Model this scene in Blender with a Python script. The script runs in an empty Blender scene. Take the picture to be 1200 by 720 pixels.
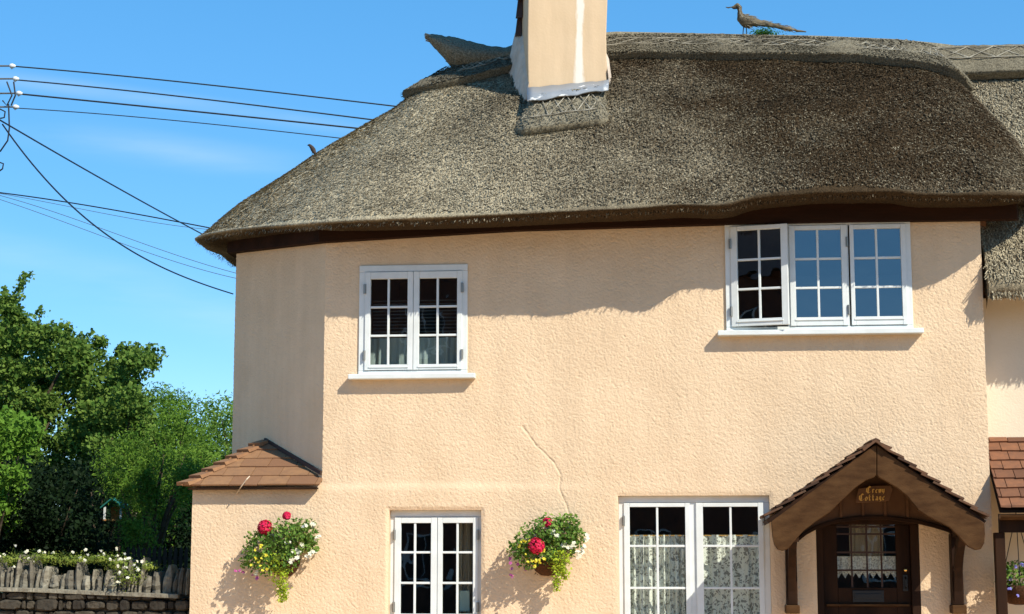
import bpy, bmesh, math, random
import numpy as np
from mathutils import Vector, Matrix
R = math.radians
random.seed(7); rng = np.random.default_rng(11)
scene = bpy.context.scene
C = scene.collection

# ------------------------------------------------------------------ camera
F_PX, W_PX, H_PX = 2050.0, 1200.0, 720.0
CAM = Vector((0.0, -16.0, 1.6)); YAW = R(5.8); PITCH = R(8.2)
cd = bpy.data.cameras.new('camera'); cam = bpy.data.objects.new('camera', cd); C.objects.link(cam)
cam.location = CAM; cam.rotation_euler = (R(90) + PITCH, 0, YAW)
cd.sensor_width = 36; cd.lens = F_PX / W_PX * 36; cd.clip_start = 0.1; cd.clip_end = 3000
scene.camera = cam
_M = (Matrix.Rotation(YAW, 3, 'Z') @ Matrix.Rotation(R(90) + PITCH, 3, 'X'))
def ray(px, py):
    return (_M @ Vector(((px - 600) / F_PX, (360 - py) / F_PX, -1))).normalized()
def P(px, py, Y=0.0):
    """world point on the plane y=Y seen at photo pixel (px,py)"""
    d = ray(px, py); return CAM + d * ((Y - CAM.y) / d.y)

# ------------------------------------------------------------------ light
SUN = Vector((1.2, -1.0, 1.35)).normalized()
sl = bpy.data.lights.new('sun', 'SUN'); so = bpy.data.objects.new('sun', sl); C.objects.link(so)
sl.energy = 4.0; sl.angle = R(0.5); sl.color = (1.0, 0.94, 0.82)
so.rotation_euler = (-SUN).to_track_quat('-Z', 'Y').to_euler()
wd = bpy.data.worlds.new('World'); scene.world = wd; wd.use_nodes = True
nt = wd.node_tree; nt.nodes.clear()
def N(nt, t, **kw):
    n = nt.nodes.new(t)
    for k, v in kw.items():
        if k in n.inputs.keys(): n.inputs[k].default_value = v
        else: setattr(n, k, v)
    return n
sky = N(nt, 'ShaderNodeTexSky'); sky.sky_type = 'NISHITA'; sky.sun_disc = False
sky.sun_elevation = math.asin(SUN.z); sky.sun_rotation = math.atan2(SUN.x, SUN.y)
sky.altitude = 0; sky.air_density = 0.55; sky.dust_density = 0.0; sky.ozone_density = 3.0
hs = N(nt, 'ShaderNodeHueSaturation'); hs.inputs['Saturation'].default_value = 1.70; hs.inputs['Hue'].default_value = 0.4955
hs.inputs['Value'].default_value = 2.32
gmm = N(nt, 'ShaderNodeGamma'); gmm.inputs['Gamma'].default_value = 0.55
nt.links.new(sky.outputs[0], gmm.inputs['Color']); nt.links.new(gmm.outputs[0], hs.inputs['Color'])
# thin cirrus streaks
tc = N(nt, 'ShaderNodeTexCoord')
mp = N(nt, 'ShaderNodeMapping'); mp.inputs['Rotation'].default_value = (0, R(10), 0); mp.inputs['Scale'].default_value = (7, 7, 45)
nz = N(nt, 'ShaderNodeTexNoise'); nz.inputs['Scale'].default_value = 1.0; nz.inputs['Detail'].default_value = 5; nz.inputs['Roughness'].default_value = 0.5
nt.links.new(tc.outputs['Generated'], mp.inputs['Vector']); nt.links.new(mp.outputs[0], nz.inputs['Vector'])
cn = N(nt, 'ShaderNodeMapRange'); cn.inputs['From Min'].default_value = 0.30; cn.inputs['From Max'].default_value = 0.70; nt.links.new(nz.outputs['Fac'], cn.inputs['Value'])
def vm(op, a, b):
    n_ = N(nt, 'ShaderNodeVectorMath'); n_.operation = op; nt.links.new(a, n_.inputs[0]); n_.inputs[1].default_value = b; return n_.outputs['Value']
def mth(op, a, b):
    n_ = N(nt, 'ShaderNodeMath'); n_.operation = op
    for k, q in enumerate((a, b)):
        if isinstance(q, (int, float)): n_.inputs[k].default_value = q
        else: nt.links.new(q, n_.inputs[k])
    return n_.outputs[0]
total = None
for (p0, p1, wid, ln_, st) in (((60, 158), (330, 196), .014, .11, .19), ((0, 92), (420, 150), .008, .16, .14), ((0, 300), (270, 372), .022, .16, .16)):
    d0, d1 = ray(*p0), ray(*p1); nv_ = d0.cross(d1).normalized(); md = (d0 + d1).normalized(); al = (d1 - d0).normalized()
    r1 = N(nt, 'ShaderNodeMapRange'); r1.interpolation_type = 'SMOOTHSTEP'; r1.inputs['From Min'].default_value = wid; r1.inputs['From Max'].default_value = 0
    nt.links.new(mth('ABSOLUTE', vm('DOT_PRODUCT', tc.outputs['Generated'], nv_), 0), r1.inputs['Value'])
    r3 = N(nt, 'ShaderNodeMapRange'); r3.interpolation_type = 'SMOOTHSTEP'; r3.inputs['From Min'].default_value = ln_; r3.inputs['From Max'].default_value = ln_ * .35
    sh = mth('SUBTRACT', vm('DOT_PRODUCT', tc.outputs['Generated'], al), md.dot(al)); nt.links.new(mth('ABSOLUTE', sh, 0), r3.inputs['Value'])
    k = mth('MULTIPLY', mth('MULTIPLY', r1.outputs[0], r3.outputs[0]), st); k = mth('MULTIPLY', k, cn.outputs[0]); total = k if total is None else mth('ADD', total, k)
mx = N(nt, 'ShaderNodeMix'); mx.data_type = 'RGBA'; mx.inputs['B'].default_value = (5.5, 6.0, 6.5, 1)
bg = N(nt, 'ShaderNodeBackground'); bg.inputs['Strength'].default_value = 0.128
ow = N(nt, 'ShaderNodeOutputWorld')
nt.links.new(total, mx.inputs['Factor']); nt.links.new(hs.outputs[0], mx.inputs['A']); nt.links.new(mx.outputs['Result'], bg.inputs['Color'])
nt.links.new(bg.outputs[0], ow.inputs['Surface'])
vs = scene.view_settings; vs.view_transform = 'Standard'; vs.look = 'None'; vs.gamma = 1; vs.use_curve_mapping = False
vs.exposure = 0.63
scene.cycles.max_bounces = 8; scene.cycles.transparent_max_bounces = 16
scene.cycles.sample_clamp_indirect = 6

# ------------------------------------------------------------------ materials
def mat(name, col, rough=0.8, spec=0.3, metal=0.0, noise=0.0, nscale=8.0, col2=None, bump=0.0, bscale=60.0, bdist=0.01, tone=None, detail=4, nw=(0.35, 0.65), stretch=None, vor=False, transl=0.0):
    m = bpy.data.materials.new(name); m.use_nodes = True; t = m.node_tree
    b = t.nodes['Principled BSDF']; L = t.links
    b.inputs['Roughness'].default_value = rough; b.inputs['Specular IOR Level'].default_value = spec; b.inputs['Metallic'].default_value = metal
    b.inputs['Base Color'].default_value = (*col, 1)
    tcn = N(t, 'ShaderNodeTexCoord'); vec = tcn.outputs['Object']
    if stretch:
        mpn = N(t, 'ShaderNodeMapping'); mpn.inputs['Scale'].default_value = stretch; L.new(vec, mpn.inputs['Vector']); vec = mpn.outputs[0]
    cur = None
    if col2 is not None:
        n = N(t, 'ShaderNodeTexNoise'); n.inputs['Scale'].default_value = nscale; n.inputs['Detail'].default_value = detail; n.inputs['Roughness'].default_value = 0.6
        L.new(vec, n.inputs['Vector'])
        r = N(t, 'ShaderNodeMapRange'); r.inputs['From Min'].default_value = nw[0]; r.inputs['From Max'].default_value = nw[1]; L.new(n.outputs['Fac'], r.inputs['Value'])
        x = N(t, 'ShaderNodeMix'); x.data_type = 'RGBA'; x.inputs['A'].default_value = (*col, 1); x.inputs['B'].default_value = (*col2, 1)
        L.new(r.outputs[0], x.inputs['Factor']); cur = x.outputs['Result']
    if tone is not None:   # per element tone attribute
        a = N(t, 'ShaderNodeAttribute'); a.attribute_name = 'tone'
        x = N(t, 'ShaderNodeMix'); x.data_type = 'RGBA'; x.inputs['B'].default_value = (*tone, 1)
        if cur: L.new(cur, x.inputs['A'])
        else: x.inputs['A'].default_value = (*col, 1)
        L.new(a.outputs['Fac'], x.inputs['Factor']); cur = x.outputs['Result']
    if cur: L.new(cur, b.inputs['Base Color'])
    if bump:
        if vor:
            n = N(t, 'ShaderNodeTexVoronoi'); n.inputs['Scale'].default_value = bscale; o_ = n.outputs['Distance']
        else:
            n = N(t, 'ShaderNodeTexNoise'); n.inputs['Scale'].default_value = bscale; n.inputs['Detail'].default_value = 3; o_ = n.outputs['Fac']
        L.new(vec, n.inputs['Vector'])
        bp = N(t, 'ShaderNodeBump'); bp.inputs['Strength'].default_value = bump; bp.inputs['Distance'].default_value = bdist
        L.new(o_, bp.inputs['Height']); L.new(bp.outputs[0], b.inputs['Normal'])
    if transl:
        tr = N(t, 'ShaderNodeBsdfTranslucent'); tr.inputs['Color'].default_value = (*col, 1)
        if cur: L.new(cur, tr.inputs['Color'])
        ms = N(t, 'ShaderNodeMixShader'); ms.inputs['Fac'].default_value = transl
        L.new(b.outputs[0], ms.inputs[1]); L.new(tr.outputs[0], ms.inputs[2]); L.new(ms.outputs[0], t.nodes['Material Output'].inputs['Surface'])
    return m

RENDER = mat('peach_roughcast', (0.79, 0.595, 0.395), 0.95, 0.1, col2=(0.73, 0.54, 0.35), nscale=1.8, bump=0.7, bscale=95, bdist=0.006)
def overlay(m, scale, lo, fmin=0.35, fmax=0.75):
    # faint weathering: a second, stretched noise multiplied over the base colour
    t = m.node_tree; b = t.nodes['Principled BSDF']; src = b.inputs['Base Color'].links[0].from_socket
    tcn = N(t, 'ShaderNodeTexCoord'); mp_ = N(t, 'ShaderNodeMapping'); mp_.inputs['Scale'].default_value = scale; t.links.new(tcn.outputs['Object'], mp_.inputs['Vector'])
    n = N(t, 'ShaderNodeTexNoise'); n.inputs['Scale'].default_value = 1.0; n.inputs['Detail'].default_value = 6; n.inputs['Roughness'].default_value = 0.65; t.links.new(mp_.outputs[0], n.inputs['Vector'])
    r = N(t, 'ShaderNodeMapRange'); r.inputs['From Min'].default_value = fmin; r.inputs['From Max'].default_value = fmax; r.inputs['To Min'].default_value = 1.0; r.inputs['To Max'].default_value = lo; t.links.new(n.outputs['Fac'], r.inputs['Value'])
    x = N(t, 'ShaderNodeMix'); x.data_type = 'RGBA'; x.blend_type = 'MULTIPLY'; x.inputs['Factor'].default_value = 1
    t.links.new(src, x.inputs['A']); t.links.new(r.outputs[0], x.inputs['B']); t.links.new(x.outputs['Result'], b.inputs['Base Color'])
overlay(RENDER, (5.0, 5.0, 0.55), 0.90); overlay(RENDER, (1.2, 1.2, 1.2), 0.94)
SMOOTH = mat('peach_smooth', (0.65, 0.48, 0.305), 0.9, 0.15, col2=(0.61, 0.445, 0.275), nscale=2.2, bump=0.15, bscale=40)
CREAM = mat('cream_wall_paint', (0.74, 0.64, 0.49), 0.9, 0.15, col2=(0.69, 0.59, 0.44), nscale=2, bump=0.3, bscale=50)
WHITE = mat('white_gloss_paint', (0.72, 0.745, 0.72), 0.4, 0.35, col2=(0.64, 0.665, 0.64), nscale=6)
MORTAR = mat('white_mortar', (0.62, 0.53, 0.43), 0.9, 0.1, col2=(0.50, 0.40, 0.31), nscale=5, bump=0.6, bscale=18, bdist=0.02)
LEAD = mat('lead_sheet', (0.27, 0.29, 0.31), 0.5, 0.4, metal=0.2, col2=(0.80, 0.78, 0.74), nscale=7, nw=(0.61, 0.64), bump=0.3, bscale=12, bdist=0.01)
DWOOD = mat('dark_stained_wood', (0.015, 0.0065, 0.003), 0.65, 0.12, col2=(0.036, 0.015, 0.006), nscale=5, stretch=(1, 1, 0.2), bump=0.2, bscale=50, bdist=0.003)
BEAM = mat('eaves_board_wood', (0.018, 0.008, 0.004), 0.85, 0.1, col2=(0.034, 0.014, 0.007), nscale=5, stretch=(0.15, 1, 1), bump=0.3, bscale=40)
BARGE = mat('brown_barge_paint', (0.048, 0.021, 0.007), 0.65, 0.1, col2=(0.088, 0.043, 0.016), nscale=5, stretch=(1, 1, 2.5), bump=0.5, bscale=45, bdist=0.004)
PANELW = mat('brown_plank_wood', (0.10, 0.048, 0.022), 0.6, 0.2, col2=(0.13, 0.065, 0.03), nscale=7, bump=0.2, bscale=40, bdist=0.003)
TILE = mat('clay_tile', (0.31, 0.165, 0.078), 0.85, 0.2, tone=(0.21, 0.105, 0.055), col2=(0.24, 0.13, 0.068), nscale=14, bump=0.3, bscale=70, bdist=0.004)
TILE2 = mat('clay_tile_brown', (0.25, 0.11, 0.055), 0.85, 0.2, tone=(0.13, 0.06, 0.035), col2=(0.18, 0.085, 0.048), nscale=14, bump=0.3, bscale=70, bdist=0.004)
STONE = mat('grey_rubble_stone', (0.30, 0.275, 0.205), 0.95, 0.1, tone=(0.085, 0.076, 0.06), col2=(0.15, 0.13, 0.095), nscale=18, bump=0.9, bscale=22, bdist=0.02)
STONE2 = mat('dark_shaded_wall_stone', (0.11, 0.092, 0.066), 0.95, 0.1, tone=(0.035, 0.03, 0.024), col2=(0.055, 0.048, 0.036), nscale=16, bump=0.9, bscale=22, bdist=0.02)  # dark stone, darkened further to paint the shade under the ledge
DARKIN = mat('interior_dark_plaster', (0.10, 0.075, 0.055), 0.9, 0.1)
BLACK = mat('black_iron', (0.012, 0.012, 0.012), 0.45, 0.4)
BRASS = mat('brass', (0.75, 0.50, 0.18), 0.25, 0.5, metal=1.0)
STEEL = mat('dull_steel', (0.28, 0.27, 0.24), 0.45, 0.5, metal=0.7)
GOLD = mat('gold_lettering', (0.75, 0.47, 0.12), 0.4, 0.4)
SIGNW = mat('sign_wood', (0.11, 0.055, 0.025), 0.6, 0.3, col2=(0.17, 0.085, 0.04), nscale=12)
CABLE = mat('black_cable', (0.012, 0.014, 0.018), 0.6, 0.3)
CABLEG = mat('grey_cable', (0.10, 0.12, 0.15), 0.6, 0.3)
PORCELAIN = mat('white_porcelain', (0.7, 0.7, 0.7), 0.2, 0.5)
WHITECABLE = mat('pale_cable', (0.62, 0.50, 0.36), 0.6, 0.3)
PICKW = mat('dark_fence_wood', (0.03, 0.025, 0.02), 0.9, 0.1)
POLEW = mat('pole_wood', (0.11, 0.08, 0.055), 0.9, 0.1, col2=(0.07, 0.05, 0.035), nscale=10)
BARK = mat('bark', (0.10, 0.075, 0.05), 0.95, 0.1, col2=(0.06, 0.045, 0.03), nscale=12, bump=0.8, bscale=25, bdist=0.02)
def leafmat(n, a, b): return mat(n, a, 0.65, 0.12, tone=b, transl=0.28)
LEAFA = leafmat('sycamore_leaf', (0.05, 0.115, 0.016), (0.16, 0.235, 0.04))
LEAFC = leafmat('willow_leaf', (0.055, 0.13, 0.012), (0.15, 0.25, 0.028))
LEAFD = leafmat('pale_leaf', (0.075, 0.16, 0.02), (0.17, 0.26, 0.04))
LEAFE = leafmat('bright_shrub_leaf', (0.075, 0.17, 0.015), (0.16, 0.29, 0.035))
LEAFF = leafmat('shade_dark_leaf', (0.005, 0.014, 0.004), (0.013, 0.030, 0.008))  # near-black leaf colour stands in for deep shade under the trees
LEAFB = leafmat('basket_leaf', (0.06, 0.15, 0.025), (0.22, 0.33, 0.06))
LEAFL = leafmat('lime_trailing_leaf', (0.28, 0.42, 0.03), (0.52, 0.60, 0.05))
LEAFW = leafmat('coping_plant_leaf', (0.13, 0.20, 0.03), (0.28, 0.32, 0.06))
MOSS = leafmat('moss', (0.03, 0.12, 0.02), (0.08, 0.2, 0.03))
RED = mat('crimson_petal', (0.62, 0.012, 0.05), 0.6, 0.2, tone=(0.75, 0.03, 0.12), transl=0.2)
YEL = mat('yellow_petal', (0.80, 0.60, 0.03), 0.6, 0.2, tone=(0.75, 0.75, 0.10), transl=0.2)
WHT = mat('white_petal', (0.80, 0.78, 0.68), 0.6, 0.2, tone=(0.75, 0.72, 0.5), transl=0.2)
PNK = mat('magenta_petal', (0.42, 0.06, 0.22), 0.6, 0.2, tone=(0.55, 0.15, 0.4), transl=0.2)
BLUF = mat('blue_petal', (0.16, 0.14, 0.5), 0.6, 0.2, tone=(0.3, 0.28, 0.65), transl=0.2)
WICKER = mat('brown_wicker', (0.09, 0.04, 0.02), 0.9, 0.1, col2=(0.05, 0.025, 0.012), nscale=60, bump=0.8, bscale=60)
GREENR = mat('green_felt_roof', (0.02, 0.16, 0.13), 0.7, 0.2)
BOXW = mat('orange_stained_wood', (0.45, 0.22, 0.07), 0.7, 0.2)
CURT = mat('tan_curtain_cloth', (0.42, 0.36, 0.26), 0.95, 0.05, transl=0.25)
BLIND = mat('pale_blind_slat', (0.16, 0.15, 0.13), 0.7, 0.2)
BRICK = mat('opposite_brick', (0.20, 0.10, 0.07), 0.9, 0.1, col2=(0.12, 0.06, 0.045), nscale=6)
SLATE = mat('slate', (0.06, 0.06, 0.07), 0.7, 0.3, col2=(0.1, 0.1, 0.1), nscale=6)
DSLATE = mat('dark_brown_slate', (0.05, 0.028, 0.022), 0.7, 0.3)
ROAD = mat('road_fill_bounce', (0.58, 0.385, 0.23), 0.9, 0.2, col2=(0.52, 0.345, 0.20), nscale=30, bump=0.3, bscale=120)  # unseen road coloured bright and warm to bounce fill onto the walls
PAVE = mat('pavement_fill_bounce', (0.82, 0.55, 0.32), 0.9, 0.2, col2=(0.76, 0.50, 0.28), nscale=5, bump=0.2, bscale=60)  # unseen pavement, albedo pushed high and orange as warm fill for shaded walls
GRASS = mat('grass', (0.05, 0.09, 0.02), 0.95, 0.1, col2=(0.09, 0.13, 0.03), nscale=3)

TILE3 = mat('weathered_porch_tile', (0.15, 0.075, 0.042), 0.9, 0.15, tone=(0.06, 0.035, 0.024), col2=(0.09, 0.055, 0.035), nscale=16, bump=0.5, bscale=60, bdist=0.005)
def thatch_mat(name, pale, dark, moss, mid=0.5):
    m = bpy.data.materials.new(name); m.use_nodes = True; t = m.node_tree; L = t.links
    b = t.nodes['Principled BSDF']; b.inputs['Roughness'].default_value = 0.95; b.inputs['Specular IOR Level'].default_value = 0.1
    tcn = N(t, 'ShaderNodeTexCoord'); v = tcn.outputs['Object']
    at = N(t, 'ShaderNodeAttribute'); at.attribute_name = 'tone'
    big = N(t, 'ShaderNodeTexNoise'); big.inputs['Scale'].default_value = 1.3; big.inputs['Detail'].default_value = 5; L.new(v, big.inputs['Vector'])
    fine = N(t, 'ShaderNodeTexNoise'); fine.inputs['Scale'].default_value = 62; fine.inputs['Detail'].default_value = 3; fine.inputs['Roughness'].default_value = 0.7; L.new(v, fine.inputs['Vector'])
    ad = N(t, 'ShaderNodeMath'); ad.operation = 'MULTIPLY_ADD'; ad.inputs[1].default_value = 0.9; L.new(big.outputs['Fac'], ad.inputs[0]); L.new(at.outputs['Fac'], ad.inputs[2])
    r = N(t, 'ShaderNodeMapRange'); r.inputs['From Min'].default_value = 0.45; r.inputs['From Max'].default_value = 1.35; L.new(ad.outputs[0], r.inputs['Value'])
    x = N(t, 'ShaderNodeMix'); x.data_type = 'RGBA'; x.inputs['A'].default_value = (*pale, 1); x.inputs['B'].default_value = (*dark, 1); L.new(r.outputs[0], x.inputs['Factor'])
    r2 = N(t, 'ShaderNodeMapRange'); r2.inputs['From Min'].default_value = 0.36; r2.inputs['From Max'].default_value = 0.64; r2.inputs['To Min'].default_value = 0.48; r2.inputs['To Max'].default_value = 1.42; L.new(fine.outputs['Fac'], r2.inputs['Value'])
    mu = N(t, 'ShaderNodeMix'); mu.data_type = 'RGBA'; mu.blend_type = 'MULTIPLY'; mu.inputs['Factor'].default_value = 1
    L.new(x.outputs['Result'], mu.inputs['A']); L.new(r2.outputs[0], mu.inputs['B'])
    L.new(mu.outputs['Result'], b.inputs['Base Color'])
    bp = N(t, 'ShaderNodeBump'); bp.inputs['Strength'].default_value = 0.7; bp.inputs['Distance'].default_value = 0.02
    L.new(fine.outputs['Fac'], bp.inputs['Height']); L.new(bp.outputs[0], b.inputs['Normal'])
    return m
THATCH = thatch_mat('weathered_reed_thatch', (0.50, 0.43, 0.29), (0.052, 0.034, 0.017), (0.1, 0.1, 0.05))
CAPT = thatch_mat('ridge_thatch', (0.24, 0.21, 0.145), (0.10, 0.083, 0.055), (0.1, 0.1, 0.05))
SPAR = mat('hazel_spar', (0.44, 0.40, 0.31), 0.8, 0.2, col2=(0.14, 0.12, 0.085), nscale=5)
STRAW = mat('weathered_straw', (0.20, 0.16, 0.10), 0.9, 0.1, col2=(0.055, 0.045, 0.032), nscale=28, bump=0.8, bscale=50, stretch=(0.4, 1, 1))

def glass_mat(name, ior, tint=(0.96, 0.98, 0.97)):
    m = bpy.data.materials.new(name); m.use_nodes = True; t = m.node_tree; t.nodes.remove(t.nodes['Principled BSDF'])
    fr = N(t, 'ShaderNodeFresnel'); fr.inputs['IOR'].default_value = ior
    gl = N(t, 'ShaderNodeBsdfGlossy'); gl.inputs['Roughness'].default_value = 0.0; gl.inputs['Color'].default_value = (0.95, 0.97, 1, 1)
    tr = N(t, 'ShaderNodeBsdfTransparent'); tr.inputs['Color'].default_value = (*tint, 1)
    nz = N(t, 'ShaderNodeTexNoise'); nz.inputs['Scale'].default_value = 2.5
    tcn = N(t, 'ShaderNodeTexCoord'); t.links.new(tcn.outputs['Object'], nz.inputs['Vector'])
    bp = N(t, 'ShaderNodeBump'); bp.inputs['Strength'].default_value = 0.12; bp.inputs['Distance'].default_value = 0.02; t.links.new(nz.outputs['Fac'], bp.inputs['Height']); t.links.new(bp.outputs[0], gl.inputs['Normal'])
    ge = N(t, 'ShaderNodeNewGeometry'); ib = N(t, 'ShaderNodeMath'); ib.operation = 'SUBTRACT'; ib.inputs[0].default_value = 1; t.links.new(ge.outputs['Backfacing'], ib.inputs[1])
    mu = N(t, 'ShaderNodeMath'); mu.operation = 'MULTIPLY'; t.links.new(fr.outputs[0], mu.inputs[0]); t.links.new(ib.outputs[0], mu.inputs[1])
    ms = N(t, 'ShaderNodeMixShader'); t.links.new(mu.outputs[0], ms.inputs[0]); t.links.new(tr.outputs[0], ms.inputs[1]); t.links.new(gl.outputs[0], ms.inputs[2])
    t.links.new(ms.outputs[0], t.nodes['Material Output'].inputs['Surface'])
    return m
GLASS = glass_mat('window_glass', 2.0)
GLASSB = glass_mat('coated_window_glass', 2.35)
def lace_mat(name, scale, c=(0.62, 0.68, 0.62)):
    m = bpy.data.materials.new(name); m.use_nodes = True; t = m.node_tree; L = t.links
    b = t.nodes['Principled BSDF']; b.inputs['Base Color'].default_value = (*c, 1); b.inputs['Roughness'].default_value = 0.9
    tcn = N(t, 'ShaderNodeTexCoord')
    n0 = N(t, 'ShaderNodeTexNoise'); n0.inputs['Scale'].default_value = scale * 0.5; L.new(tcn.outputs['Object'], n0.inputs['Vector'])
    mixv = N(t, 'ShaderNodeMix'); mixv.data_type = 'VECTOR'; mixv.inputs['Factor'].default_value = 0.12
    L.new(tcn.outputs['Object'], mixv.inputs['A']); L.new(n0.outputs['Color'], mixv.inputs['B'])
    vo = N(t, 'ShaderNodeTexVoronoi'); vo.feature = 'DISTANCE_TO_EDGE'; vo.inputs['Scale'].default_value = scale; L.new(mixv.outputs['Result'], vo.inputs['Vector'])
    w = N(t, 'ShaderNodeTexNoise'); w.inputs['Scale'].default_value = scale * 1.1; w.inputs['Detail'].default_value = 2; L.new(tcn.outputs['Object'], w.inputs['Vector'])
    a = N(t, 'ShaderNodeMath'); a.operation = 'LESS_THAN'; a.inputs[1].default_value = 0.10; L.new(vo.outputs['Distance'], a.inputs[0])
    g = N(t, 'ShaderNodeMath'); g.operation = 'GREATER_THAN'; g.inputs[1].default_value = 0.52; L.new(w.outputs['Fac'], g.inputs[0])
    mxn = N(t, 'ShaderNodeMath'); mxn.operation = 'MAXIMUM'; L.new(a.outputs[0], mxn.inputs[0]); L.new(g.outputs[0], mxn.inputs[1])
    sc = N(t, 'ShaderNodeMapRange'); sc.inputs['To Min'].default_value = 0.34; sc.inputs['To Max'].default_value = 0.9; L.new(mxn.outputs[0], sc.inputs['Value'])
    L.new(sc.outputs[0], b.inputs['Alpha'])
    return m
LACE = lace_mat('lace_net', 22, (0.84, 0.84, 0.74)); LACE2 = lace_mat('door_lace_net', 60, (0.85, 0.85, 0.78))

# ------------------------------------------------------------------ numpy noise
def _h(ix, iy, iz, s):
    n = (ix * 73856093) ^ (iy * 19349663) ^ (iz * 83492791) ^ (s * 2654435)
    n = (n ^ (n >> 13)) * 1274126177
    n = n & 0xffffffff
    n = (n ^ (n >> 16)) * 2246822519 & 0xffffffff
    return (n & 0xffff) / 65535.0
def vnoise(p, f, s=0):
    p = np.asarray(p, float) * f; i = np.floor(p).astype(np.int64); w = p - i; w = w * w * (3 - 2 * w)
    r = 0
    for a in (0, 1):
        for b in (0, 1):
            for c in (0, 1):
                k = _h(i[:, 0] + a, i[:, 1] + b, i[:, 2] + c, s)
                r = r + k * (w[:, 0] if a else 1 - w[:, 0]) * (w[:, 1] if b else 1 - w[:, 1]) * (w[:, 2] if c else 1 - w[:, 2])
    return r
_RM = np.array(Matrix.Rotation(0.61, 3, (0.3, 1, 0.45)) @ Matrix.Rotation(0.5, 3, 'X'))
def rough(p):   # scraped roughcast relief, 0..1
    p = p @ _RM.T
    a = vnoise(p * np.array([1, 1, 1.25]), 82, 3); b = vnoise(p, 125, 5); c = vnoise(p, 9, 8)
    return 0.55 * (1 - np.abs(2 * a - 1)) + 0.42 * b + 0.14 * (c - .5)

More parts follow.
